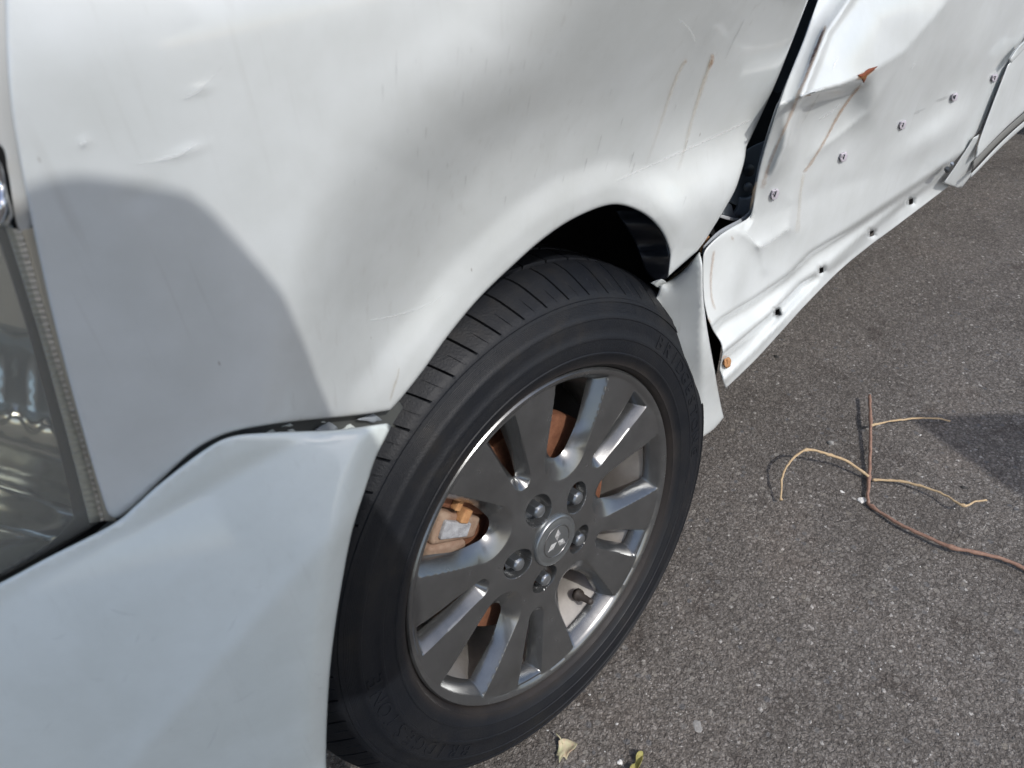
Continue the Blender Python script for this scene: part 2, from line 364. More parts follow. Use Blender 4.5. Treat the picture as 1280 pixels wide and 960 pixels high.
# runs, scuffs and scratches on the fender
for nm, L, wd, M_, f0, f1 in (
    ('rust_streak', [(889, 72), (877, 108), (865, 146), (855, 185), (846, 215)], (6, 6, 4.5), STAIN_P, 1, .15),
    ('rust_streak', [(855, 75), (843, 100), (831, 135), (816, 180), (806, 206)], (5, 4.5, 4), STAIN_P, .8, .1),
    ('rust_spot', [(888, 66), (890, 72), (888, 80), (885, 86)], (5, 6, 3), STAIN_R, 1, .6),
    ('rust_spot', [(856, 71), (856, 76), (853, 81)], (4, 5, 3), STAIN_R, 1, .6),
    ('rust_spot', [(890, 66), (892, 70)], (3, 3), STAIN_DR, 1, .8),
    ('scratch_and_glint', [(770, 226), (800, 212), (850, 190), (900, 167), (940, 148)], (2, 3, 2.5), STAIN_W, .7, .8),
    ('scratch_and_glint', [(462, 400), (500, 392), (535, 380), (556, 366)], (2, 2.5, 1.5), STAIN_W, .8, .5),
    ('scratch_and_glint', [(228, 122), (246, 114), (262, 98), (278, 82)], (3, 4, 2), STAIN_W, .6, .2),
    ('scratch_and_glint', [(168, 204), (200, 199), (226, 192), (244, 180)], (2, 4, 2), STAIN_W, .5, .9),
    ('scratch_and_glint', [(98, 180), (104, 178), (110, 175)], (3, 4, 2), STAIN_W, .9, .7),
    ('scratch_and_glint', [(845, 22), (856, 30), (866, 44), (868, 54)], (2, 3, 2), STAIN_W, .5, .7),
    ('scuff', [(498, 458), (496, 470), (492, 482), (486, 502)], (2, 4, 3), STAIN_P, .7, .6),
    ('scuff', [(930, 22), (915, 52), (905, 74)], (2, 3, 2), STAIN_D, .45, .2)):
    ribbon(nm, L, wd, y_fender, M_, fender, f0=f0, f1=f1)
for k in range(46):                         # old run marks of dirt down the fender
    u0 = 440+rng.random()*440; v0 = 40+rng.random()*230; L = 6+rng.random()*26; dx_ = -(u0-480)/1050*L
    d_ = np.abs(seg_dist(np.array([u0]), np.array([v0+L]), ARCH)[0][0])
    if v0+L > 500 or (d_ < 30): continue
    ribbon('dirt_run', [(u0, v0), (u0+dx_*.5, v0+L*.5), (u0+dx_, v0+L)], (1.6, 1.9, 1.2), y_fender, STAIN_D, fender, f0=.25+.5*rng.random(), f1=.1, step=3)

# --- bumper
def y_bump(u, v):
    Q = at_y(u, v, -.06); X, Z = Q[..., 0], Q[..., 2]
    y = -.05-.055*(1-np.exp(-relu(.70-Z)/.13))+.9*relu(-.20-X)**2
    d, _ = seg_dist(u, v, [(150, 975), (250, 855), (360, 730), (440, 640), (490, 560)]); y = y-.0045*np.exp(-np.abs(d)/42)
    d, _ = seg_dist(u, v, [(0, 735), (60, 706), (140, 664), (200, 615), (255, 573), (290, 553), (340, 544), (420, 537), (490, 528)]); y = y+.0015*ss((16-d)/16)**2
    d, _ = seg_dist(u, v, [(489, 529), (470, 570), (455, 610), (440, 665), (428, 725), (418, 795), (411, 865), (408, 950)]); d = np.abs(d); y = y+.009*ss((30-d)/30)**1.5
    return y
bump_out = [(-420, 921, 1), (-150, 803), (0, 728), (60, 696), (140, 655), (170, 631), (200, 604), (255, 562), (290, 545), (340, 540), (420, 537), (484, 529), (489, 532), (482, 548), (470, 572), (459, 605), (441, 662), (429, 722), (418, 792), (411, 862), (408, 948), (412, 985), (420, 1080, 1), (380, 1170, 1), (60, 1260), (-250, 1330, 1)]
bumper = panel('bumper', bump_out, y_bump, PAINT_B, car, h=9, roll=5, roll_m=.006, label='bluish white front bumper corner ahead of the wheel')
for k in range(26):
    u0, v0 = rng.uniform(40, 400), rng.uniform(610, 940); L_ = rng.uniform(8, 40); a_ = rng.uniform(-1.2, .3)
    if v0 < 760-.45*u0+60 or u0 > 420-(v0-600)*.05: continue
    ribbon('scuff', [(u0, v0), (u0+L_*.5*math.cos(a_), v0+L_*.5*math.sin(a_)+2), (u0+L_*math.cos(a_), v0+L_*math.sin(a_))], (2, rng.uniform(3, 9), 2), y_bump, STAIN_W if k % 3 else STAIN_D, bumper, f0=rng.uniform(.05, .22), f1=.08, wob=.6)
# broken retainer between bumper and fender: dark channel with torn plastic tabs
ret_y = lambda u, v: y_fender(u, v)+.016
ret = panel('bumper_retainer', [(120, 668), (200, 606), (250, 560), (290, 540), (345, 526), (440, 512), (496, 500), (500, 536), (430, 546), (345, 552), (300, 560), (260, 580), (205, 628), (150, 680)], ret_y, mat('retainer_plastic', (.09, .095, .09), .6), car, h=8, roll=0)
tabs = [[(330, 541), (352, 533), (362, 536), (352, 546)], [(362, 537), (380, 530), (396, 535), (388, 542), (366, 543)], [(396, 536), (412, 527), (426, 533), (418, 541), (400, 541)], [(430, 536), (446, 524), (462, 530), (455, 538), (434, 540)], [(462, 534), (476, 522), (488, 528), (482, 535), (466, 537)], [(300, 548), (322, 540), (332, 543), (318, 552)], [(352, 533), (372, 524), (380, 527), (366, 533)], [(402, 528), (424, 521), (436, 525), (420, 531)], [(448, 524), (470, 516), (486, 521), (468, 528)]]
for i, tb in enumerate(tabs):
    tt = .011+.004*math.sin(i*2.1)
    panel('torn_tab', [(*p, 1) for p in tb], (lambda u, v, tt=tt, c=tb[0]: y_fender(u, v)+tt-.0004*(v-c[1])+.0003*(u-c[0])), PRIMER if i % 3 == 2 else PAINT_B, ret, h=5, roll=0, thick=.0022, wob=.5)

# --- headlight
y_lamp = lambda u, v: y_front(u, v)[0]+.006
lamp = empty('headlight', (0, 0, 0), parent=car)
GLASS = bpy.data.materials.new('lamp_glass'); GLASS.use_nodes = True
_t = GLASS.node_tree; _t.nodes.remove(_t.nodes['Principled BSDF']); _o = _t.nodes['Material Output']
_tr = _t.nodes.new('ShaderNodeBsdfTransparent'); _tr.inputs[0].default_value = (.86, .86, .80, 1); _gl = _t.nodes.new('ShaderNodeBsdfGlossy'); _gl.inputs['Roughness'].default_value = .06
_fr = _t.nodes.new('ShaderNodeFresnel'); _fr.inputs[0].default_value = 1.5; _mx = _t.nodes.new('ShaderNodeMixShader')
_t.links.new(_fr.outputs[0], _mx.inputs[0]); _t.links.new(_tr.outputs[0], _mx.inputs[1]); _t.links.new(_gl.outputs[0], _mx.inputs[2]); _df = _t.nodes.new('ShaderNodeBsdfDiffuse'); _df.inputs[0].default_value = (.78, .77, .70, 1); _m2 = _t.nodes.new('ShaderNodeMixShader'); _m2.inputs[0].default_value = .16
_t.links.new(_mx.outputs[0], _m2.inputs[1]); _t.links.new(_df.outputs[0], _m2.inputs[2]); _t.links.new(_m2.outputs[0], _o.inputs[0])
REFL = mat('lamp_reflector', (.86, .85, .80), .16, .85)
STRIP = mat('ribbed_lamp_plastic', (.74, .72, .66), .35, 0, .4); BEZEL = mat('lamp_bezel', (.06, .06, .055), .3); SEAL = mat('yellowed_sealant', (.50, .46, .37), .6)
lamp_out = [(-330, 150, 1), (-60, 168), (2, 262, 1), (16, 286), (58, 420), (102, 560), (126, 652, 1), (60, 690), (0, 722), (-150, 796), (-330, 892, 1)]
panel('lens', lamp_out, y_lamp, GLASS, lamp, h=11, roll=4, thick=0)
def y_refl(u, v):                           # stepped bowl: shelves that face the sky
    q = v-.30*u
    return y_lamp(u, v)+.085-.062*ss((q-400)/130)+.050*ss((q-545)/40)-.040*ss((q-600)/70)+.0012*np.sin(u*.16)*ss((q-400)/60)*ss((560-q)/60)
panel('reflector', [(-340, 140, 1), (-60, 150), (10, 270), (50, 400), (92, 560), (110, 652), (60, 684), (0, 720), (-150, 796), (-340, 892, 1)], y_refl, REFL, lamp, h=9, roll=0)
panel('bezel', [(-8, 282, 1), (8, 284, 1), (50, 420), (88, 560), (114, 660, 1), (60, 694), (0, 728), (-150, 802), (-330, 898, 1), (-330, 884, 1), (-150, 788), (0, 715), (60, 680), (92, 648, 1), (74, 565), (36, 420)], lambda u, v: y_lamp(u, v)+.012, BEZEL, lamp, h=7, roll=2)
SL, SR = [(8, 286), (50, 420), (88, 560), (112, 654)], [(27, 286), (66, 420), (108, 560), (131, 650)]
def y_rib(u, v):
    return y_lamp(u, v)+.004+.0016*np.sin((v+u*.15)*2*math.pi/8)
panel('ribbed_strip', [(*SL[0], 1), SL[1], SL[2], (*SL[3], 1), (*SR[3], 1), SR[2], SR[1], (*SR[0], 1)], y_rib, STRIP, lamp, h=2.4, roll=1.5)
panel('sealant', [(26, 286, 1), (44, 284, 1), (84, 420), (124, 560), (146, 652, 1), (131, 651, 1), (107, 560), (65, 420)], lambda u, v: y_lamp(u, v)+.003, SEAL, lamp, h=5, roll=1.5)
CH = lambda u, v: y_lamp(u, v)-.002+.006*((u-2)/14)**2+.004*np.sin(v*.09)
panel('chrome_trim', [(-40, 190, 1), (-6, 196), (8, 220), (13, 250), (19, 272), (16, 280), (4, 284), (-40, 282, 1)], CH, CHROME, lamp, h=4, roll=4, roll_m=.006)
panel('filler_strip', [(-60, -120, 1), (16, -120, 1), (17, 100), (26, 200), (40, 282), (22, 284), (10, 215), (-2, 180), (-60, 170, 1)], lambda u, v: y_lamp(u, v)+.003, mat('lamp_filler', (.52, .53, .52), .4), lamp, h=6, roll=1)
panel('lamp_housing', [(-360, -130, 1), (4, -130), (10, 80), (60, 330), (150, 660), (60, 720), (-360, 930, 1)], lambda u, v: y_lamp(u, v)+.13, BLACK, lamp, h=22, roll=0)

# --- piece of fender behind the wheel
y_rear = lambda u, v: .047-.050*np.clip((u-822)/56, 0, 1)*(1-.35*ss((v-430)/90))+.012*np.exp(-np.abs(seg_dist(u, v, [(836, 350), (874, 316)])[0])/7)
rearp = panel('fender_tail', [(826, 356, 1), (838, 350), (855, 337), (874, 315, 1), (878, 330), (879, 370), (884, 410), (892, 455), (900, 500), (905, 522, 1), (893, 536), (879, 546, 1), (800, 560, 1), (815, 440), (812, 400)], y_rear, PAINT, car, h=6, roll=3, label='narrow white fender tail between tyre and door')
for L, wd in (([(842, 346), (855, 336), (868, 324)], 2.5), ([(836, 352), (848, 344)], 2)): ribbon('rust_streak', L, wd, y_rear, STAIN_P, rearp, f0=.9, f1=.6)
panel('torn_flange', [(812, 354, 1), (826, 349), (838, 356), (846, 368), (850, 382, 1), (838, 376), (826, 362)], lambda u, v: .048+.0004*(v-350), PAINT, rearp, h=4, roll=1.5, wob=.4)

# --- front door
L1 = [(930, 150), (1010, 116), (1050, 106), (1085, 92), (1130, 64), (1185, 0), (1230, -70)]
L2 = [(1085, -40), (1060, 2), (1034, 40), (1018, 80), (1003, 118), (985, 172), (966, 220), (944, 262)]
C1 = [(880, 420), (900, 398), (940, 374), (985, 342), (1012, 315), (1060, 286), (1120, 246), (1225, 176)]
C2 = [(880, 470), (905, 440), (960, 395), (1000, 354), (1035, 332), (1080, 294), (1130, 253), (1215, 192)]
CB = [(905, 485), (950, 441), (1010, 376), (1050, 336), (1120, 282), (1186, 232)]
def y_door(u, v):
    d, t = seg_dist(u, v, L1); am = .62+.38*ss((1150-u)/90)
    y = .022-.052*am*np.where(d < 0, np.clip(1+d/175, 0, 1)**1.6, np.clip(1-d/125, 0, 1)**1.5)
    y = y+.020*ss(d/16)*(1-ss((d-18)/95))*ss((1100-u)/45)*ss((u-978)/26)          # hard fold under the torn crest
    d, t = seg_dist(u, v, [(1000, 205), (1040, 176), (1085, 140), (1128, 70)]); y = y-.004*np.exp(-np.abs(d)/9)*ss(t*4)*ss((1-t)*3)
    d, t = seg_dist(u, v, L2); y = y+.016*ss((30-np.abs(d))/30)*np.where(d > 0, 1, .35)*0+.012*ss(d/26)*ss((300-v)/60)   # front flange bent back
    y = y-.007*np.exp(-(d/5.5)**2)*ss((250-v)/50)
    d, _ = seg_dist(u, v, C1); y = y+.013*ss((d+2)/9)-.021*ss((d-6)/44)
    d, _ = seg_dist(u, v, C2); y = y+.020*ss((d+4)/13)-.010*ss((d-8)/40)
    d, _ = seg_dist(u, v, CB); y = y-.005*np.exp(-((np.abs(d)-8)/4.5)**2)
    y = y-.030*np.exp(-((u-900)/60)**2-((v-455)/70)**2)-.014*np.exp(-((u-985)/42)**2-((v-395)/50)**2)
    for P_ in ([(925, 290), (950, 308)], [(950, 308), (985, 286)], [(950, 308), (956, 336)], [(985, 286), (990, 250)]):
        d, t = seg_dist(u, v, P_); y = y-.0035*np.exp(-np.abs(d)/9)
    for (a, b, sx, sy, an, am_) in ((1160, 175, 50, 16, -.6, -.006), (1180, 120, 26, 60, .5, .010), (1225, 60, 20, 60, .4, -.006), (1120, 20, 40, 30, 0, -.004), (1055, 60, 30, 35, 0, -.006), (1150, 220, 20, 40, .5, .004), (915, 350, 18, 40, .1, -.006)):
        c, s = math.cos(an), math.sin(an); p, q = (u-a)*c+(v-b)*s, -(u-a)*s+(v-b)*c; y = y+am_*np.exp(-(p/sx)**2-(q/sy)**2)
    return y
def hole(u, v, s=3.6): return [(u-s*.75, v-s*.7, 1), (u+s*.75, v-s*1.15, 1), (u+s*.75, v+s*.7, 1), (u-s*.75, v+s*1.15, 1)]
HOLES = [(972, 390), (1027, 338), (1090, 292), (1139, 252)]
door_out = [(1055, -90, 1), (1022, 0), (1005, 48), (985, 98), (968, 148), (952, 198), (944, 232), (940, 262), (934, 273), (916, 283), (897, 296), (881, 313), (878, 330), (879, 372), (884, 398, 1), (892, 415), (900, 428), (903, 440, 1), (899, 462, 1), (907, 486, 1), (928, 466), (950, 444), (980, 411), (1010, 378), (1050, 338), (1085, 309), (1120, 283), (1186, 233, 1), (1192, 215, 1), (1217, 172, 1), (1226, 160), (1240, 126), (1259, 79, 1), (1280, 48), (1370, -90, 1)]
door = panel('front_door', door_out, y_door, PAINT_D, car, h=3.6, roll=2.5, holes=[hole(*p) for p in HOLES], label='crumpled white front door with a rusty tear and bare trim clips')
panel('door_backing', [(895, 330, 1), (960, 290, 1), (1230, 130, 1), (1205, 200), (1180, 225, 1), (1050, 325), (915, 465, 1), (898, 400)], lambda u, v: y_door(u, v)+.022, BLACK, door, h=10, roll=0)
CLIP = mat('clear_trim_clip', (.62, .58, .64), .3, 0, .5)
for (u, v) in ((968, 244), (1054, 197), (1128, 157), (1193, 122), (1243, 98)):   # small hexagonal trim clips
    s = 7.6-(u-968)*.007
    hexp = [(u-.55*s, v+.2*s, 1), (u-.25*s, v-.75*s, 1), (u+.6*s, v-1.05*s, 1), (u+.85*s, v-.5*s, 1), (u+.5*s, v+.55*s, 1), (u-.3*s, v+.9*s, 1)]
    c_ = panel('trim_clip', hexp, (lambda u, v: y_door(u, v)-.004), CLIP, door, h=3, roll=.8, roll_m=.001, thick=.003)
    panel('clip_slot', [(u-.25*s, v-.1*s, 1), (u+.1*s, v-.55*s, 1), (u+.4*s, v-.5*s, 1), (u+.1*s, v+.35*s, 1)], (lambda u, v: y_door(u, v)-.0052), SLATE, c_, h=2, roll=.6, thick=.001)
for nm, L, wd, M_, f0, f1 in (
    ('rust_streak', [(1033, 32), (1022, 60), (1008, 96), (994, 128), (978, 166), (962, 205), (952, 236)], (3, 4.5, 5, 4.5, 7), STAIN_R, .9, .4),
    ('rust_streak', [(1030, 38), (1022, 58), (1012, 82)], (3, 4.5, 2), STAIN_DR, 1, .8),
    ('rust_streak', [(1076, 105), (1060, 125), (1046, 146), (1030, 176), (1012, 205), (1003, 216)], (4, 4, 3.5, 5), STAIN_R, .85, .5),
    ('rust_streak', [(1004, 216), (1000, 240), (998, 265), (996, 292)], (5, 5, 7), STAIN_P, .6, .3),
    ('rust_streak', [(1025, 114), (1012, 136), (1000, 156)], (2, 3, 2), STAIN_P, .55, .1),
    ('rust_streak', [(892, 312), (888, 345), (889, 372), (894, 388)], (3, 4, 3, 4), STAIN_R, .55, .35),
    ('rust_streak', [(946, 225), (941, 245), (937, 262)], (4, 5, 3), STAIN_P, .7, .4),
    ('rust_spot', [(1070, 99), (1078, 94), (1086, 90), (1094, 85)], (3, 8, 6, 3), STAIN_R, 1, 1),
    ('rust_spot', [(1074, 96), (1079, 96), (1081, 101)], (4, 6, 3), STAIN_R, 1, 1),
    ('rust_spot', [(1003, 120), (1014, 117), (1030, 111)], (1.5, 1.8, 1.5), STAIN_R, .9, .9),
    ('rust_spot', [(913, 294), (915, 298), (916, 301)], (2, 3.5, 2), STAIN_R, .9, .7),
    ('rust_spot', [(884, 396), (886, 401), (888, 404)], (2, 4, 3), STAIN_R, 1, .8),
    ('rust_spot', [(963, 371), (963, 376)], (2, 3), STAIN_R, .9, .7),
    ('rust_spot', [(963, 218), (965, 221)], (2, 3), STAIN_R, .8, .7),
    ('rust_spot', [(1125, 67), (1126, 71)], (2, 3), STAIN_R, .8, .6),
    ('scuff', [(1168, 127), (1176, 124), (1186, 120)], (4, 5, 3), STAIN_D, .5, .4),
    ('scuff', [(1140, 143), (1150, 138), (1158, 134)], (2, 4, 2), STAIN_D, .4, .3),
    ('scratch_and_glint', [(1040, 88), (1043, 78), (1047, 71)], (2, 2.4, 1.6), STAIN_W, .9, .6),
    ('scratch_and_glint', [(1022, 150), (1040, 138), (1052, 126)], (2, 4, 2), STAIN_W, .8, .8),
    ('scratch_and_glint', [(1138, 86), (1142, 80), (1145, 76)], (2, 3, 2), STAIN_W, .8, .6),
    ('scuff', [(920, 298), (921, 302)], (1.5, 2), STAIN_D, .8, .6),
    ('scratch_and_glint', [(930, 288), (940, 300), (950, 308), (968, 298), (985, 286)], (2, 3, 4, 2), STAIN_W, .3, .5)):  # highlight along the star dent's ridges, painted on as a pale ribbon
    ribbon(nm, L, wd, y_door, M_, door, f0=f0, f1=f1)
# torn lips of metal standing off the door skin, and a rust-brown plug low down
panel('torn_lip', [(1000, 121, 1), (1012, 116), (1029, 110, 1), (1031, 113, 1), (1016, 119), (1001, 123, 1)], lambda u, v: y_door(u, v)-.0035, PAINT_D, door, h=3, roll=.8, thick=.0015)
panel('torn_lip', [(1073, 94, 1), (1080, 91, 1), (1084, 87, 1), (1097, 83, 1), (1090, 90, 1), (1084, 95, 1), (1080, 104, 1), (1077, 98, 1)], lambda u, v: y_door(u, v)-.0016, rust('dark_red_rust', (.12, .028, .014), (.30, .085, .03), 220), door, h=2.5, roll=0, thick=.0006, wob=.3)
PLUG = rust('rusty_plug', (.34, .15, .06), (.52, .29, .13), 120)
panel('rusty_plug', [(905, 449, 1), (911, 446, 1), (914, 450), (913, 458, 1), (908, 461, 1), (905, 457)], lambda u, v: y_door(u, v)-.005, PLUG, door, h=2.5, roll=1.5, roll_m=.003, thick=.005)
panel('rusty_plug', [(874, 313, 1), (880, 301, 1), (886, 295), (889, 299, 1), (881, 310), (877, 317, 1)], lambda u, v: .045+0*u, PLUG, door, h=3, roll=1.5, thick=.004, wob=.4)
panel('hem_flange', [(1014, 24, 1), (1000, 62), (980, 110), (962, 160), (948, 208), (942, 240), (936, 266), (900, 288), (880, 308, 1), (879, 318, 1), (900, 298), (936, 278), (946, 262), (950, 235), (958, 200), (972, 160), (1004, 80, 1)], lambda u, v: y_door(u, v)+.010, PRIMER, door, h=5, roll=0)

# --- hinge pillar seen through the gap
yp = lambda u, v: .085+.0001*(u-930)
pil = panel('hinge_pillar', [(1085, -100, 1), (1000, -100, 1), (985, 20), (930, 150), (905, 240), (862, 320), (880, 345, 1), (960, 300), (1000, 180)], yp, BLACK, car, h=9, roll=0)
panel('pillar_plate', [(1030, -20, 1), (985, 40), (965, 100), (972, 116), (1000, 90), (1035, 10, 1)], lambda u, v: .065+0*u, SLATE, pil, h=8, roll=1)
GREYP = mat('pillar_grey', (.20, .22, .24), .5)
panel('hinge_plate', [(915, 208, 1), (935, 186), (965, 172, 1), (958, 215), (948, 258), (925, 258), (905, 250, 1)], lambda u, v: .062+0*u, GREYP, pil, h=4, roll=2)
def disc(name, u, v, rx, y, M_, par, bulge=.006):
    pts = [(u+rx*math.cos(t), v+rx*1.05*math.sin(t)) for t in np.linspace(0, 2*math.pi, 14, endpoint=False)]
    return panel(name, pts, lambda a, b: y-bulge*(1-np.clip(((a-u)**2+(b-v)**2)/(rx*rx), 0, 1)), M_, par, h=max(1.6, rx/4), roll=1.2, thick=.003)
disc('bolt', 936, 213, 7.5, .054, SLATE, pil); disc('bolt', 935, 234, 6, .054, GREYP, pil)
panel('hinge_arm', [(923, 244, 1), (932, 246), (946, 240, 1), (942, 262), (934, 271), (920, 272), (914, 268, 1), (920, 258)], lambda u, v: .055+.0007*(930-u), STEEL, pil, h=3, roll=3, roll_m=.006, thick=.004)
panel('check_strap', [(905, 252, 1), (914, 256), (918, 268), (928, 274), (924, 277, 1), (908, 272), (900, 265, 1)], lambda u, v: .058+0*u, GREYP, pil, h=3, roll=1.5, thick=.003)
panel('latch_strip', [(896, 266, 1), (912, 271), (932, 275, 1), (931, 279, 1), (910, 275), (894, 270, 1)], lambda u, v: .050+0*u, mat('bright_steel', (.7, .72, .74), .3, .4), pil, h=3, roll=1, thick=.002)

# --- rear side: rocker end and rear door
y_rd = lambda u, v: .012-.004*np.exp(-np.abs(seg_dist(u, v, [(1222, 196), (1290, 128), (1400, 20)])[0])/12)
rock = panel('rocker_end', [(1191, 212, 1), (1217, 172, 1), (1224, 168, 1), (1219, 190), (1214, 220, 1), (1201, 236, 1), (1179, 229, 1)], lambda u, v: .022+.0003*(v-200), PAINT, car, h=5, roll=2)
disc('fastener', 1184, 212, 4, .014, SLATE, rock); disc('fastener', 1190, 205, 2.6, .014, STEEL, rock)
rdoor = panel('rear_door', [(1259, 82, 1), (1270, 68), (1300, 30), (1390, -90, 1), (1640, -90, 1), (1560, -20, 1), (1420, 30), (1282, 138), (1218, 200, 1), (1222, 182), (1228, 164), (1242, 126)], y_rd, PAINT, car, h=8, roll=2.5, label='undamaged white rear door edge above a grey sill strip')
panel('sill_strip', [(1217, 201, 1), (1282, 139), (1420, 32, 1), (1424, 42, 1), (1282, 150), (1214, 216, 1)], lambda u, v: .018+0*u, mat('grey_sill_trim', (.20, .20, .19), .55), rdoor, h=6, roll=1.5)
panel('sill_edge', [(1214, 217, 1), (1282, 150), (1424, 42, 1), (1426, 48, 1), (1282, 157), (1213, 223, 1)], lambda u, v: .010+0*u, PAINT, rdoor, h=5, roll=1.5)
panel('drip_edge', [(1262, 74, 1), (1272, 60), (1284, 48, 1), (1290, 52, 1), (1276, 66), (1264, 79, 1)], lambda u, v: .002+0*u, PAINT, rdoor, h=4, roll=1.5, thick=.004)

# --- wheel
ax = np.array([1., 0, 0]); ax -= NW*(ax@NW); ax /= np.linalg.norm(ax); ay = -NW; az = np.cross(ax, ay)
wheel = empty('wheel', (0, 0, 0), parent=car)
WM = np.eye(4); WM[:3, 0] = ax; WM[:3, 1] = ay; WM[:3, 2] = az; WM[:3, 3] = (0, 0, HW)
wheel.matrix_world = Matrix(WM.tolist())
# tyre: fine lathe with shoulder slots, circumferential grooves and mould rings cut into it
prof = [(.2185, .010), (.2200, .000), (.2235, -.0045), (.2245, -.0065), (.2275, -.0070), (.2290, -.0080), (.236, -.0098), (.2368, -.0109), (.2385, -.0112), (.2395, -.0104), (.246, -.0116), (.254, -.0120), (.2548, -.0128), (.2585, -.0128), (.2595, -.0119), (.268, -.0116), (.277, -.0108), (.2778, -.0115), (.281, -.0110), (.282, -.0098), (.288, -.0080), (.2945, -.0052), (.2950, -.0064), (.2985, -.0050), (.2990, -.0036), (.303, -.0020), (.3075, .003), (.312, .0085), (.3165, .0140), (.3205, .0190), (.3245, .0245), (.328, .031), (.3300, .0360), (.3310, .0395), (.3235, .0405), (.3235, .0465), (.3315, .0475), (.3330, .058), (.3338, .070), (.3340, .0825), (.3255, .0835), (.3255, .0905), (.3342, .0915), (.3345, .105), (.3342, .1195), (.3255, .1205), (.3255, .1275), (.3340, .1285), (.333, .15), (.330, .172), (.322, .19), (.308, .205), (.28, .215), (.25, .214), (.225, .20)]
NS = 60; QS = [0, .012, .072, .086, .17, .28, .40, .515, .525, .55, .56, .68, .80, .90]; PER = len(QS); SEG = NS*PER; V = []; pr = np.array(prof)
for k in range(SEG):
    p_, j_ = divmod(k, PER); q = QS[j_]
    for i_, (r, y) in enumerate(prof):
        tread = i_ >= 25
        t = 2*math.pi/NS*(p_+q)+(.0262*np.clip((y+.002)/.02, 0, 2.2) if tread else 0)
        dr = dy = 0.
        if 26 <= i_ <= 33:
            if .01 < q < .08: dr, dy = -.0045, .0035
            elif .52 < q < .555 and i_ <= 27: dr, dy = -.0008, .0006
        elif y > .047 and r > .328 and .01 < q < .08: dr = -.004
        rr = r+dr; V.append((rr*math.cos(t), y+dy, rr*math.sin(t)))
V = np.array(V); Wd = V@np.stack([ax, ay, az])+np.array([0, 0, HW])
low = Wd[:, 2] < .002; Wd[low, 2] = .002+.0*Wd[low, 2]
zz = np.clip((.075-Wd[:, 2])/.075, 0, 1)**2; rad = np.hypot(V[:, 0], V[:, 2]); bul = zz*.002*np.clip(1-np.abs(rad-.28)/.05, 0, 1)*np.where(V[:, 1] < .1, -1, 1)
Wd[:, 1] += bul
V = (Wd-np.array([0, 0, HW]))@np.stack([ax, ay, az]).T
n = len(prof); Fc = [(k*n+i, k*n+i+1, ((k+1) % SEG)*n+i+1, ((k+1) % SEG)*n+i) for k in range(SEG) for i in range(n-1)]
tyre = recalc(obj('tyre', V, Fc, RUBBER, wheel))
md = tyre.modifiers.new('es', 'EDGE_SPLIT'); md.split_angle = math.radians(42)
def prof_y(r): return float(np.interp(r, pr[:28, 0], pr[:28, 1]))
# raised lettering on the sidewall, tops pointing outwards
def letters(word, ang_last, rc, height, step, name='sidewall_letter'):
    for i, ch in enumerate(word):
        a = math.radians(ang_last+step*(len(word)-1-i))
        cu = bpy.data.curves.new('txt', 'FONT'); cu.body = ch; cu.size = height*1.42; cu.align_x = 'CENTER'; cu.extrude = 0; cu.resolution_u = 3
        to = bpy.data.objects.new('txt', cu); col.objects.link(to); bpy.context.view_layer.update()
        me = bpy.data.meshes.new_from_object(to.evaluated_get(bpy.context.evaluated_depsgraph_get())); bpy.data.objects.remove(to)
        bm = bmesh.new(); bm.from_mesh(me); bmesh.ops.subdivide_edges(bm, edges=[e for e in bm.edges if e.calc_length() > .006], cuts=2)
        r_ = bmesh.ops.extrude_face_region(bm, geom=bm.faces[:]); top = {v for v in r_['geom'] if isinstance(v, bmesh.types.BMVert)}
        for v in bm.verts:
            r = rc-height/2+v.co.y; t = a-v.co.x/rc*1.15
            yy = prof_y(r)+(.0012 if v not in top else -.0009)
            v.co = Vector((r*math.cos(t), yy, r*math.sin(t)))
        bmesh.ops.recalc_face_normals(bm, faces=bm.faces[:]); bm.to_mesh(me); bm.free()
        me.materials.append(RUBBER); o = bpy.data.objects.new(name, me); col.objects.link(o); o.parent = wheel
letters('BRIDGESTONE', 173.8, .2675, .0165, 4.9)
letters('BRIDGESTONE', -6.2, .2675, .0165, 4.9)

# alloy rim: one continuous casting, ten blades in five pairs, windows scooped between them
PH0 = 32.0
def rim_depth(r, a):                        # a: degrees from nearest nut, -36..36 ; returns y (inwards +)
    aa = np.abs(a)
    face = .0035+.010*np.exp(-((r-.105)/.05)**2)*0+.007*ss((.19-r)/.10)*0
    face = .0015+.0085*ss((.208-r)/.125)-.0055*ss((.085-r)/.045)+.0018*ss((r-.09)/.05)*np.minimum(((aa-14.3)/10)**2, 1.0)
    # signed distance into the big window (centred at 36 deg) and into the slit (centred at the nut)
    def pocket(ang, xc, R, h1):             # rounded, slightly flaring window: distance inside its edge
        x, yy_ = r*np.cos(np.radians(ang)), r*np.abs(np.sin(np.radians(ang)))
        return np.where(x < xc, R-np.hypot(x-xc, yy_), R+(h1-R)*np.clip((x-xc)/(.205-xc), 0, 1.1)-yy_), x
    big, x1 = pocket(36-aa, .1115, .0355, .0462); big = np.minimum(big, (.2075-r)*1.2)
    slit, x2 = pocket(aa, .113, .0132, .0218); slit = np.minimum(slit, (.2045-r)*1.2)
    wb = .0105+.019*ss((.148-x1)/.07); ws = .0082+.0035*ss((.15-x2)/.05)
    def scoop(d, wd, dep):
        s = np.clip(d/wd, 0, None); return dep*np.where(s < 1, .85*s+.15*s**4, 1+(s-1)*3.0)
    e = face+np.where(big > 0, scoop(big, wb, .0165), 0)+np.where(slit > 0, scoop(slit, ws, .0150), 0)
    return np.minimum(e, .062)
nr, na = 136, 176
rs = np.concatenate([np.linspace(.030, .2075, nr)]); As = np.linspace(-36, 36, na+1)[:-1]
V = []; Fc = []
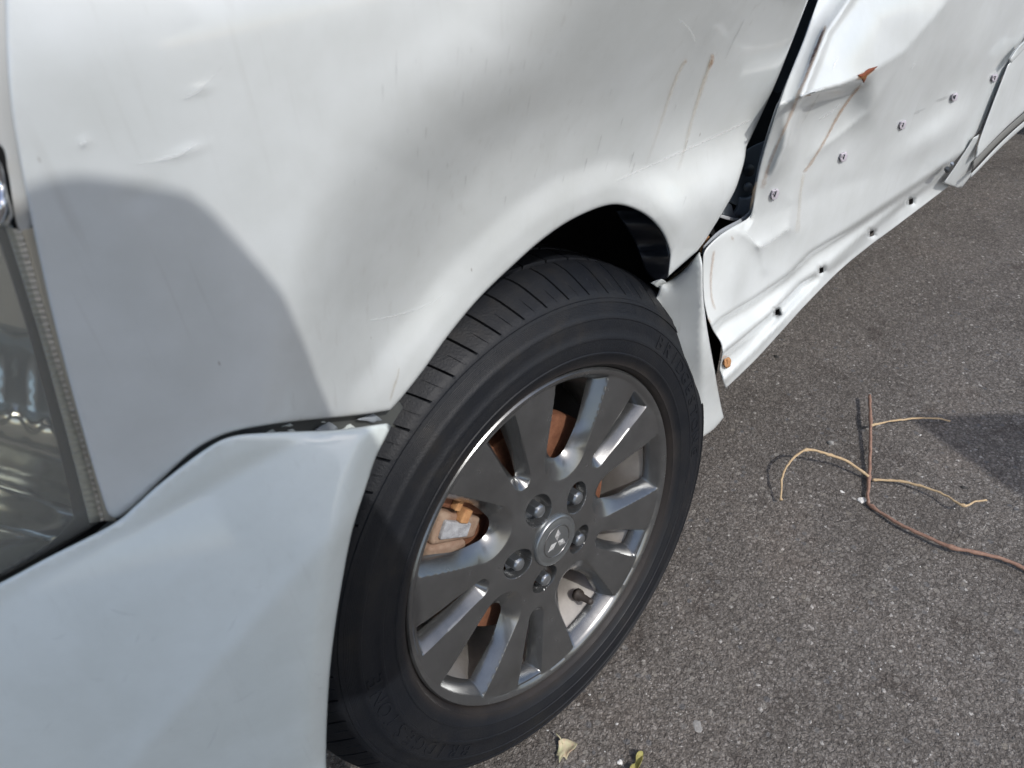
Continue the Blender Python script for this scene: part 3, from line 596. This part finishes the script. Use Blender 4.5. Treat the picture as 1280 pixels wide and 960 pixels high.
for s in range(5):
    for i, r in enumerate(rs):
        y = rim_depth(np.full(na, r), As)
        # lug wells
        ca, sa = np.cos(np.radians(As)), np.sin(np.radians(As)); dn = np.hypot(r*ca-.05715, r*sa)
        y = y+.017*ss((.0202-dn)/.0030)
        ang = np.radians(PH0+72*s+As)
        V += list(np.stack([r*np.cos(ang), y, r*np.sin(ang)], 1))
V = np.array(V)
def vid(i, j): j %= 5*na; s, k = divmod(j, na); return s*nr*na+i*na+k
for i in range(nr-1):
    for j in range(5*na):
        q = (vid(i, j), vid(i, j+1), vid(i+1, j+1), vid(i+1, j))
        if min(V[t][1] for t in q) > .055: continue
        Fc.append(q)
# outer lip added to the same casting
lipp = [(.2075, None), (.2095, .0015), (.2125, -.0010), (.2160, -.0015), (.2180, .0005), (.2188, .004), (.2185, .012)]
base = len(V); J = 5*na; LV = []
for j in range(J):
    v0 = V[vid(nr-1, j)]; t = math.atan2(v0[2], v0[0])
    for r, y in lipp[1:]: LV.append((r*math.cos(t), y, r*math.sin(t)))
k = len(lipp)-1
for j in range(J):
    j2 = (j+1) % J; Fc.append((vid(nr-1, j), vid(nr-1, j2), base+j2*k, base+j*k))
    for i in range(k-1): Fc.append((base+j*k+i, base+j2*k+i, base+j2*k+i+1, base+j*k+i+1))
rim = recalc(obj('alloy_rim', np.vstack([V, LV]), Fc, ALLOY, wheel))
_bm = bmesh.new(); _bm.from_mesh(rim.data); bmesh.ops.bisect_plane(_bm, geom=_bm.verts[:]+_bm.edges[:]+_bm.faces[:], dist=1e-6, plane_co=(0, .0245, 0), plane_no=(0, 1, 0), clear_outer=True)
bmesh.ops.delete(_bm, geom=[v for v in _bm.verts if not v.link_faces], context='VERTS'); _bm.to_mesh(rim.data); _bm.free(); rim.data.polygons.foreach_set('use_smooth', [True]*len(rim.data.polygons))
md = rim.modifiers.new('es', 'EDGE_SPLIT'); md.split_angle = math.radians(32)
v_, f_ = lathe([(.2085, .006), (.2045, .012), (.2010, .022), (.198, .036), (.190, .052), (.186, .075), (.186, .12), (.195, .15), (.21, .175)], 96)
recalc(obj('barrel', v_, f_, BARREL, wheel))
v_, f_ = lathe([(.0, -.0015), (.012, -.0012), (.024, -.0006), (.0285, .0002), (.0300, .0008), (.0315, -.0004), (.0330, .0002), (.0338, .003), (.0338, .012)], 56)
recalc(obj('centre_cap', v_, f_, alloy('cap_alloy', (.33, .35, .36), .3), wheel))
EMB = mat('emblem_chrome', (.82, .83, .84), .22, .75)
# three-diamond emblem in a shallow ring
def diamond(t):
    c, s = math.cos(t), math.sin(t); f = lambda p, q: (p*c-q*s, p*s+q*c)
    tip = .0180; w_ = .0050; P = [f(.0006, 0), f(tip*.5, w_), f(tip, 0), f(tip*.5, -w_), f(tip*.5, 0)]
    V = [(p[0], -.0014, p[1]) for p in P[:4]]+[(P[4][0], -.0034, P[4][1])]
    return V, [(0, 1, 4), (1, 2, 4), (2, 3, 4), (3, 0, 4)]
for k_ in range(3):
    v_, f_ = diamond(math.radians(76+120*k_)); recalc(obj('emblem_diamond', v_, f_, EMB, wheel, smooth=False))
v_, f_ = lathe([(.0205, -.0008), (.0212, -.0018), (.0222, -.0008)], 48); recalc(obj('emblem_ring', v_, f_, ALLOY, wheel))
for k_ in range(5):
    t = math.radians(PH0+72*k_); cx, cz = .05715*math.cos(t), .05715*math.sin(t)
    P, Q = lathe([(.0, .0020), (.004, .0024), (.0068, .0034), (.0084, .0056), (.0092, .0075), (.0098, .030)], 6*4)
    P = np.array(P); ang = np.arctan2(P[:, 2], P[:, 0]); rr = np.hypot(P[:, 0], P[:, 2]); hexf = np.where(P[:, 1] > .007, np.cos(math.pi/6)/np.cos((ang % (math.pi/3))-math.pi/6), 1)
    P[:, 0] = rr*hexf*np.cos(ang)+cx; P[:, 2] = rr*hexf*np.sin(ang)+cz
    o = recalc(obj('lug_nut', P, Q, NUT, wheel)); o.modifiers.new('es', 'EDGE_SPLIT').split_angle = .6
t = math.radians(288); p0 = np.array([.187*math.cos(t), .040, .187*math.sin(t)]); dv = np.array([-.35*math.cos(t), -1, -.35*math.sin(t)]); dv /= np.linalg.norm(dv)
v_, f_ = tube([p0, p0+dv*.006, p0+dv*.0062, p0+dv*.020, p0+dv*.0202, p0+dv*.031, p0+dv*.0315, p0+dv*.033], [.009, .0085, .0055, .005, .0046, .0046, .004, .003], 14)
recalc(obj('valve_stem', v_, f_, mat('valve_rubber', (.035, .028, .024), .6), wheel))
# brake disc, hat and caliper
v_, f_ = lathe([(.02, .036), (.074, .036), (.078, .040), (.078, .048), (.142, .050), (.143, .053), (.143, .072), (.08, .074)], 72); recalc(obj('brake_disc', v_, f_, RUSTROTOR, wheel)).modifiers.new('es', 'EDGE_SPLIT').split_angle = .6
def arcblock(name, r0, r1, a0, a1, y0, y1, M_, bev=.004):
    V = []; m_ = 7
    for i in range(m_):
        t = math.radians(a0+(a1-a0)*i/(m_-1))
        for r, y in ((r0, y0), (r1, y0), (r1, y1), (r0, y1)): V.append((r*math.cos(t), y, r*math.sin(t)))
    Fc = [(i*4+k, i*4+(k+1) % 4, (i+1)*4+(k+1) % 4, (i+1)*4+k) for i in range(m_-1) for k in range(4)]+[(3, 2, 1, 0), tuple((m_-1)*4+k for k in range(4))]
    return bevel(obj(name, V, Fc, M_, wheel), bev, 3)
arcblock('brake_caliper', .112, .168, 150, 186, .036, .085, CALIPER, .006)
arcblock('caliper_bridge', .100, .165, 136, 150, .038, .066, CALIPER, .005)
arcblock('caliper_bracket', .095, .175, 116, 135, .040, .080, RUSTROTOR, .006)
arcblock('brake_pad', .118, .158, 139, 147, .033, .042, DUST, .002)
arcblock('pad_clip', .128, .140, 132, 139, .030, .042, PLUG, .0015); arcblock('pad_clip', .148, .156, 128, 134, .030, .040, PLUG, .0015)
arcblock('suspension_knuckle', .09, .16, 60, 84, .095, .14, RUSTROTOR, .008)
v_, f_ = lathe([(.0, .085), (.17, .09), (.2, .19)], 48); recalc(obj('backing_plate', v_, f_, BLACK, wheel))

# --- wheel well and underbody
v_, f_ = lathe([(.372, .045), (.392, .06), (.396, .20), (.385, .33), (.0, .34)], 48, math.radians(-28), math.radians(208))
o = obj('wheel_liner', v_, f_, BLACK, car); o.location = (.0, 0, .40)
v_, f_ = boxv((.33, .66, .26), (3.6, 1.62, .50)); bevel(obj('underbody', v_, f_, BLACK, car), .02)
v_, f_ = boxv((-.75, .36, .26), (.33, 1.35, .80)); bevel(obj('engine_bay', v_, f_, BLACK, car), .02)
panel('liner_flap', [(768, 262, 1), (792, 300), (808, 340), (822, 352, 1), (836, 345), (836, 312), (822, 284), (800, 262, 1)], lambda u, v: .055+.0006*(830-u)+.004*np.sin(v*.15), mat('liner_plastic', (.012, .014, .020), .4), car, h=6, roll=2, thick=.002)
# --- rest of the car, beyond the frame
def sheet(name, grid, M_, par, th=.002):
    G = np.array(grid, float); a, b = G.shape[:2]
    o = obj(name, G.reshape(-1, 3), [(i*b+j, i*b+j+1, (i+1)*b+j+1, (i+1)*b+j) for i in range(a-1) for j in range(b-1)], M_, par)
    md = o.modifiers.new('sub', 'SUBSURF'); md.levels = 2; md.render_levels = 2
    md = o.modifiers.new('th', 'SOLIDIFY'); md.thickness = th; md.offset = 0; return o
WIN = mat('tinted_window', (.02, .025, .025), .05, 0, 0, spec=.8)
hx = [-.62, -.4, -.15, .15, .42, .62]
ht = lambda x: 1.10+.16*max(0, x+.3)-.16*max(0, -.35-x)
side_top = [on(y_fender, u_, -128., 0)[0] for u_ in (20, 300, 640, 860, 1040)]
sheet('bonnet', [[tuple(p) for p in side_top]] + [[(p[0], p[1]+dy, p[2]+dz) for p in side_top] for dy, dz in ((.05, .045), (.16, .085), (.5, .12), (.85, .13), (1.2, .12), (1.54, .085), (1.66, .02))], PAINT, car)
dt = [on(y_door, u_, -88., 0)[0] for u_ in (1060, 1150, 1250, 1365)]; zt = max(p[2] for p in dt)
sheet('door_upper', [[tuple(p) for p in dt], [(p[0], p[1]+.012, 1.02) for p in dt], [(p[0], p[1]+.02, 1.08) for p in dt]], PAINT_D, car)
xs_ = [dt[0][0]-.02, dt[1][0], dt[2][0], dt[3][0]+.02, 2.0, 3.2]
sheet('side_glass', [[(x, .045, 1.085) for x in xs_], [(max(x, .75), .10, 1.35) for x in xs_], [(max(x, 1.05), .17, 1.60) for x in xs_]], WIN, car)
sheet('roof', [[(x, y, z+.05*(1-abs(y-.83)/.7)) for x, z in ((1.0, 1.60), (1.5, 1.66), (2.4, 1.68), (3.3, 1.62))] for y in (.16, .4, .83, 1.26, 1.5)], PAINT, car)
sheet('windscreen', [[(.30, y, 1.10+.1*(1-abs(y-.83)/.8)), (.65, y, 1.38+.08*(1-abs(y-.83)/.8)), (1.02, y, 1.61+.05*(1-abs(y-.83)/.8))] for y in (.06, .35, .83, 1.3, 1.6)], WIN, car)
sheet('rear_quarter', [[(x, y, z) for x in (1.35, 1.9, 2.64)] for y, z in ((.03, .56), (-.01, .66), (.0, .85), (.03, 1.08))], PAINT, car)
sheet('rear_corner', [[(x, y, z) for x in (3.38, 3.55, 3.7)] for y, z in ((.03, .36), (-.01, .6), (.0, .85), (.03, 1.08))], PAINT, car)
sheet('far_side', [[(x, y, z) for x in (-.6, .5, 2.0, 3.5)] for y, z in ((1.64, .35), (1.68, .6), (1.67, .85), (1.63, 1.1))], PAINT, car)
# door mirror: its shadow falls on the door
S0 = on(y_door, 1127., 24., 0)[0]+np.array([.0, 0, .195]); kd = .20/(-SUN[1]); mc = S0+SUN*kd
V = []; Fc = []; nu, nv = 18, 12
for i in range(nv+1):
    th = math.pi*i/nv
    for j in range(nu):
        ph = 2*math.pi*j/nu; ex = lambda c: math.copysign(abs(c)**.7, c)
        V.append((mc[0]+.055*ex(math.sin(th)*math.cos(ph)), mc[1]+.105*ex(math.sin(th)*math.sin(ph)), mc[2]+.085*ex(math.cos(th))))
for i in range(nv):
    for j in range(nu): Fc.append((i*nu+j, i*nu+(j+1) % nu, (i+1)*nu+(j+1) % nu, (i+1)*nu+j))
mir = recalc(obj('door_mirror', V, Fc, PAINT, car)); v_, f_ = tube([(mc[0], mc[1]+.08, mc[2]-.02), (mc[0]-.01, mc[1]+.16, mc[2]-.04), (mc[0]-.02, .03, mc[2]-.05)], [.03, .028, .035], 10)
recalc(obj('mirror_arm', v_, f_, BLACK, mir)); v_, f_ = boxv((mc[0]+.045, mc[1]-.08, mc[2]-.06), (mc[0]+.057, mc[1]+.08, mc[2]+.06)); bevel(obj('mirror_glass', v_, f_, CHROME, mir), .004)
# rear wheel, a copy of the front one set straight
rw = wheel.copy(); col.objects.link(rw); rw.parent = car; rw.matrix_world = Matrix.Translation((3.02, .02, HW+.008))
for ch in list(wheel.children):
    c = ch.copy(); col.objects.link(c); c.parent = rw

# ------------------------------------------------------------------ things on the asphalt
def ground_path(px, h):                     # a path lying over the ground: pixels + heights above it
    return [at_z(u, v, hh) for (u, v), hh in zip(px, h)]
def bark(name, a, b):
    M = mat(name, a, .75); t = NT(M); g_ = t.ramp(t.noise(t.coords(), 180, 5, .7), [(.3, a), (.7, b)]); t.l(g_.outputs[0], t.b.inputs['Base Color']); t.bump(t.noise(t.coords(), 500, 3), .6, .001); return M
BR1, BR2 = bark('reddish_bark', (.20, .105, .075), (.34, .21, .15)), bark('dry_pale_bark', (.42, .29, .16), (.58, .44, .27))
twig = empty('dry_twig', tuple(at_z(1086, 597, 0)), label='dry reddish-brown forked twig lying on the asphalt beside the car', cat='twig')
def stick(name, px, h, r0, r1, M_, knots=()):
    P2 = spline([(i, 0) for i in range(len(px))], 1)  # keep count
    Q = np.array(ground_path(px, h)); tt = np.linspace(0, len(Q)-1, (len(Q)-1)*6+1)
    def cr(t):
        i = min(int(t), len(Q)-2); s = t-i; p0, p1, p2, p3 = Q[max(i-1, 0)], Q[i], Q[i+1], Q[min(i+2, len(Q)-1)]
        return .5*((2*p1)+(-p0+p2)*s+(2*p0-5*p1+4*p2-p3)*s*s+(-p0+3*p1-3*p2+p3)*s**3)
    P = np.array([cr(t) for t in tt])+rng.normal(0, .0004, (len(tt), 3)); rr = np.linspace(r0, r1, len(P))*(1+rng.normal(0, .10, len(P)))
    for kn in knots: rr += .0016*np.exp(-((tt-kn)/.10)**2)
    v, f = tube(P-np.array(twig.location), rr, 9); return recalc(obj(name, v, f, M_, twig))
stick('stem', [(1087, 493), (1088, 525), (1088, 560), (1086, 597), (1085, 626), (1090, 633), (1125, 655), (1160, 672), (1190, 684), (1230, 693), (1262, 702), (1300, 722), (1360, 760)], [.022, .020, .014, .008, .006, .006, .010, .012, .013, .012, .009, .006, .006], .0027, .0035, BR1, (1.05, 3, 5, 8))
stick('shoot', [(1086, 596), (1060, 577), (1035, 568), (1008, 562), (988, 577), (978, 596), (976, 625)], [.010, .024, .036, .046, .040, .026, .012], .0026, .0018, BR2, (1.9, 3, 6))
stick('shoot', [(1090, 600), (1120, 601), (1150, 607), (1180, 618), (1204, 632), (1219, 627), (1233, 625)], [.008, .011, .015, .019, .022, .020, .018], .0024, .0016, BR2, (4,))
stick('shoot', [(1088, 532), (1110, 527), (1140, 523), (1168, 523), (1188, 526)], [.019, .016, .013, .011, .008], .0022, .0014, BR2, (0,))
def leaf_mat(name, a, b, c_):
    M = mat(name, a, .7); t = NT(M); g_ = t.ramp(t.noise(t.coords(), 90, 5, .7), [(.3, a), (.5, b), (.7, c_)]); t.l(g_.outputs[0], t.b.inputs['Base Color']); return M
def leaf(name, outline, label, M_, stem=None, curl=.004):
    q = spline(outline, 1.5, True); c = q.mean(0); o0 = at_z(*c, 0)
    E = empty(name, tuple(o0), label=label, cat='leaf')
    V = [at_z(*c, .004)]; rings = (.35, .7, 1.0); n = len(q)
    for f in rings:
        for i, p in enumerate(q): uv = c+(p-c)*f; V.append(at_z(*uv, .003+curl*f*f*(1+.7*math.sin(i*2*math.pi/n*3+f))))
    Fc = [(0, 1+i, 1+(i+1) % n) for i in range(n)]
    for k in range(2): Fc += [(1+k*n+i, 1+k*n+(i+1) % n, 1+(k+1)*n+(i+1) % n, 1+(k+1)*n+i) for i in range(n)]
    b = recalc(obj('blade', np.array(V)-o0, Fc, M_, E)); b.modifiers.new('th', 'SOLIDIFY').thickness = .0006
    if stem:
        v, f = tube(np.array([at_z(*p, h) for p, h in stem])-o0, [.0009]*len(stem), 6); obj('stalk', v, f, M_, E)
    return E
LM = leaf_mat('faded_leaf', (.42, .46, .24), (.52, .46, .30), (.50, .34, .24)); LM2 = leaf_mat('green_brown_leaf', (.26, .27, .07), (.33, .30, .10), (.20, .15, .06))
leaf('fallen_leaf', [(698, 926, 1), (703, 923), (712, 925), (722, 930, 1), (718, 936), (712, 941), (708, 950, 1), (704, 946), (699, 954, 1), (698, 945), (695, 944, 1), (698, 935)], 'pale yellow-green fallen leaf on asphalt below the tyre', LM, [((704, 930), .006), ((700, 922), .010), ((695, 917), .012)])
leaf('fallen_leaf', [(795, 944), (798, 939), (803, 939), (804, 946), (801, 955), (794, 966), (786, 966), (788, 957), (794, 953)], 'olive brown curled leaf at the lower edge of the asphalt', LM2, curl=.006)
def stone(name, u, v, s, M_, label, cat, flat=.5, group=None):
    o0 = at_z(u, v, 0); bm = bmesh.new(); bmesh.ops.create_icosphere(bm, subdivisions=2, radius=1)
    for q in bm.verts:
        k = 1+.22*math.sin(q.co.x*3+u)+.16*math.cos(q.co.y*4+v)+random.uniform(-.08, .08); q.co = Vector((q.co.x*s*k, q.co.y*s*.7*k, max(-.15, q.co.z)*s*flat*k+s*flat*.15))
    me = bpy.data.meshes.new(name); bm.to_mesh(me); bm.free(); me.materials.append(M_); o = bpy.data.objects.new(name, me); col.objects.link(o); o.location = o0; o.rotation_euler[2] = random.uniform(0, 6)
    return tag(o, label, cat, group)
GS, WS, DS = rust('grey_stone', (.22, .21, .20), (.36, .35, .33), 200), rust('white_chip', (.72, .70, .66), (.82, .80, .76), 200), rust('dark_stone', (.03, .03, .03), (.06, .055, .05), 200)
stone('pebble', 1038, 554, .0085, GS, 'grey oval pebble above the arched twig shoot', 'pebble')
stone('pebble', 970, 446, .007, DS, 'black pebble on the asphalt near the door bottom', 'pebble')
stone('pebble', 1206, 610, .006, DS, 'small dark grey pebble right of the twig', 'pebble')
stone('stone_chip', 1078, 625, .0085, WS, 'white stone chip left of the twig stem', 'stone', .35)
stone('stone_chip', 775, 953, .0045, WS, 'tiny white stone chip left of the olive leaf', 'stone', .35)
stone('stone_chip', 1053, 615, .004, WS, 'small white stone chip below the arched shoot', 'stone', .35)
stone('stone_chip', 872, 908, .008, GS, 'flat buff stone chip set in the asphalt below right', 'stone', .12)
# loose grit
gv, gf = [], []; base_ = [(1, 0, 0), (0, 1, 0), (-1, 0, 0), (0, -1, 0), (0, 0, 1)]
for k in range(5200):
    u, v = rng.uniform(560, 1330), rng.uniform(150, 990); P = at_z(u, v, 0)
    if P[1] > .02 and P[0] < .4: continue
    s = float(np.clip(rng.lognormal(-6.75, .42), .0005, .0034)); a = rng.uniform(0, 6.28); b0 = len(gv); c, d = math.cos(a), math.sin(a)
    for x, y, z in base_:
        kx = s*(1+rng.uniform(-.35, .35)); gv.append((P[0]+(x*c-y*d*.7)*kx, P[1]+(x*d+y*c*.7)*kx, max(-.0004, z*s*.55-.0002)))
    gf += [(b0, b0+1, b0+4), (b0+1, b0+2, b0+4), (b0+2, b0+3, b0+4), (b0+3, b0, b0+4)]
for k in range(60):                         # a little patch of paint flakes
    P = at_z(rng.normal(1196, 22), rng.normal(826, 12), 0); s = rng.uniform(.0006, .0022); b0 = len(gv); a = rng.uniform(0, 6.28); c, d = math.cos(a), math.sin(a)
    for x, y, z in base_: gv.append((P[0]+(x*c-y*d*.6)*s, P[1]+(x*d+y*c*.6)*s, max(0, z*s*.3+.0004)))
    gf += [(b0, b0+1, b0+4), (b0+1, b0+2, b0+4), (b0+2, b0+3, b0+4), (b0+3, b0, b0+4)]
GM = mat('grit', (.2, .2, .2), .8); t = NT(GM); r_ = t.n('ShaderNodeNewGeometry'); q_ = t.ramp(r_.outputs['Random Per Island'], [(0, (.09, .085, .08)), (.5, (.22, .205, .19)), (.88, (.34, .32, .30)), (.975, (.52, .51, .49)), (1, (.75, .74, .70))]); t.l(q_.outputs[0], t.b.inputs['Base Color'])
obj('loose_grit', gv, gf, GM, smooth=False, kind='stuff', label='fine loose grit and stone crumbs scattered on the asphalt', cat='grit')

# ------------------------------------------------------------------ what casts the shadows in view: the photographer and a made-up board
def person():                               # one continuous body: rounded limbs fused into a single skin
    cx, cy = -.475, -.672; bones = []
    def B(*pts):                            # chain of (x, y, z, r)
        for p, q in zip(pts[:-1], pts[1:]): bones.append((np.array(p[:3]), p[3], np.array(q[:3]), q[3]))
    for s in (-1, 1):
        B((cx+s*.07, cy, .93, .115), (cx+s*.06, cy, 1.08, .105), (cx+s*.075, cy+.015, 1.25, .120), (cx+s*.075, cy+.02, 1.35, .105))
        B((cx, cy+.03, 1.40, .09), (cx+s*.120, cy+.035, 1.362, .118), (cx+s*.190, cy+.02, 1.20, .085), (cx+s*.225, cy+.02, 1.08, .066))
        hx_, hy_, hz_ = (-.52, -.475, .99) if s < 0 else (-.352, -.475, .985)
        B((cx+s*.225, cy+.02, 1.08, .060), (hx_+s*.03, hy_-.05, 1.0, .034), (hx_+s*.012, hy_-.005, .993, .027))
        for i in range(4):
            L = (.9, 1, .95, .75)[i]; z0 = hz_+.026-.017*i
            B((hx_+s*.008, hy_, z0, .010), (hx_-s*.012, hy_+.018, z0, .0085), (hx_-s*.032*L, hy_+.022, z0, .008), (hx_-s*.046*L, hy_+.012, z0-.002, .0072))
        B((hx_+s*.01, hy_-.02, hz_+.012, .012), (hx_-s*.008, hy_-.026, hz_+.028, .0105), (hx_-s*.03, hy_-.026, hz_+.036, .009))
        B((cx+s*.085, cy-.01, .90, .105), (cx+s*.10, cy+.015, .50, .068), (cx+s*.105, cy-.012, .34, .062), (cx+s*.11, cy-.02, .10, .045), (cx+s*.115, cy+.02, .05, .048), (cx+s*.13, cy+.15, .036, .036))
    B((cx, cy+.02, 1.38, .10), (cx, cy+.035, 1.46, .075), (cx, cy+.055, 1.54, .058))
    B((cx+.005, cy+.07, 1.60, .078), (cx+.005, cy+.06, 1.68, .092), (cx+.005, cy+.055, 1.71, .088)); B((cx+.005, cy+.115, 1.60, .055), (cx+.005, cy+.11, 1.66, .06))
    B((cx+.005, cy+.165, 1.635, .010), (cx+.005, cy+.182, 1.615, .013))                      # nose
    for s in (-1, 1): B((cx+.005+s*.088, cy+.06, 1.65, .014), (cx+.005+s*.088, cy+.062, 1.62, .011))   # ears
    bm = bmesh.new()
    for p, r, q, t_ in bones:
        n_ = max(2, int(np.linalg.norm(q-p)/(.45*min(r, t_)))+1)
        for k in range(n_+1):
            f = k/n_; bmesh.ops.create_icosphere(bm, subdivisions=2, radius=r+(t_-r)*f, matrix=Matrix.Translation(Vector(p+(q-p)*f)))
    me = bpy.data.meshes.new('person'); bm.to_mesh(me); bm.free(); o = bpy.data.objects.new('person', me); col.objects.link(o)
    md = o.modifiers.new('remesh', 'REMESH'); md.mode = 'VOXEL'; md.voxel_size = .0075
    md = o.modifiers.new('smooth', 'SMOOTH'); md.factor = .5; md.iterations = 6
    bpy.context.view_layer.update(); m2 = bpy.data.meshes.new_from_object(o.evaluated_get(bpy.context.evaluated_depsgraph_get())); o.modifiers.clear(); o.data = m2; m2.materials.clear()
    for M_ in (mat('skin', (.55, .36, .27), .55), mat('navy_shirt', (.05, .07, .12), .85), mat('work_trousers', (.16, .15, .13), .85), mat('dark_hair', (.02, .017, .015), .6), mat('shoe', (.04, .04, .04), .5)): m2.materials.append(M_)
    for p in m2.polygons:
        x, y, z = p.center; p.use_smooth = True
        p.material_index = 3 if (z > 1.70 or (z > 1.58 and y < cy+.06)) else 0 if z > 1.50 or (y > cy+.125 and .9 < z < 1.1) else 1 if z > .95 else 4 if z < .075 else 2
    return tag(o, 'standing photographer in navy shirt holding a phone before the fender', 'person')
pers = person()
pb = Vector(CAM)-Vector(FWD)*.012
v_, f_ = boxv((-.074, -.036, -.004), (.074, .036, .004)); ph = bevel(obj('phone', v_, f_, mat('phone_glass', (.02, .02, .022), .15)), .003, 3); ph.matrix_world = Matrix.Translation(pb) @ m.to_3x3().to_4x4() @ Matrix.Translation((-.055, -.015, 0))
tag(ph, 'dark phone held up in front of the photographer', 'phone')
tag(recalc(obj('lens_ring', *lathe([(.004, .0), (.006, .0), (.006, .002)], 16), BLACK, ph)))
# invented board out of view, added to cast the shadow corner near the twig
bd = empty('added_shadow_board', (1.25, -1.62, 0), label='made-up blank board on a post, added out of view to cast a shadow', cat='board')
def shp(u, v):
    P = at_z(u, v, 0); k = (P[1]+1.62)/(-SUN[1]); return P+SUN*k
c0, c1, c2 = shp(1140, 524), shp(1290, 521), shp(1290, 628)
e1 = (c1-c0)/np.linalg.norm(c1-c0); e2 = (c2-c0)/np.linalg.norm(c2-c0); q = [c0, c0+e1*.55, c0+e1*.55+e2*.42, c0+e2*.42]
V = np.array([p+np.array([0, dy, 0]) for dy in (0, .018) for p in q])-np.array(bd.location)
bevel(obj('panel', V, [(0, 1, 2, 3), (7, 6, 5, 4), (0, 4, 5, 1), (1, 5, 6, 2), (2, 6, 7, 3), (3, 7, 4, 0)], mat('board_paint', (.55, .55, .52), .6), bd), .003)
mid = (q[1]+q[2])/2-np.array(bd.location); v_, f_ = tube([(mid[0], .035, 0), (mid[0], .035, mid[2]+.05)], .022, 12); recalc(obj('post', v_, f_, STEEL, bd))
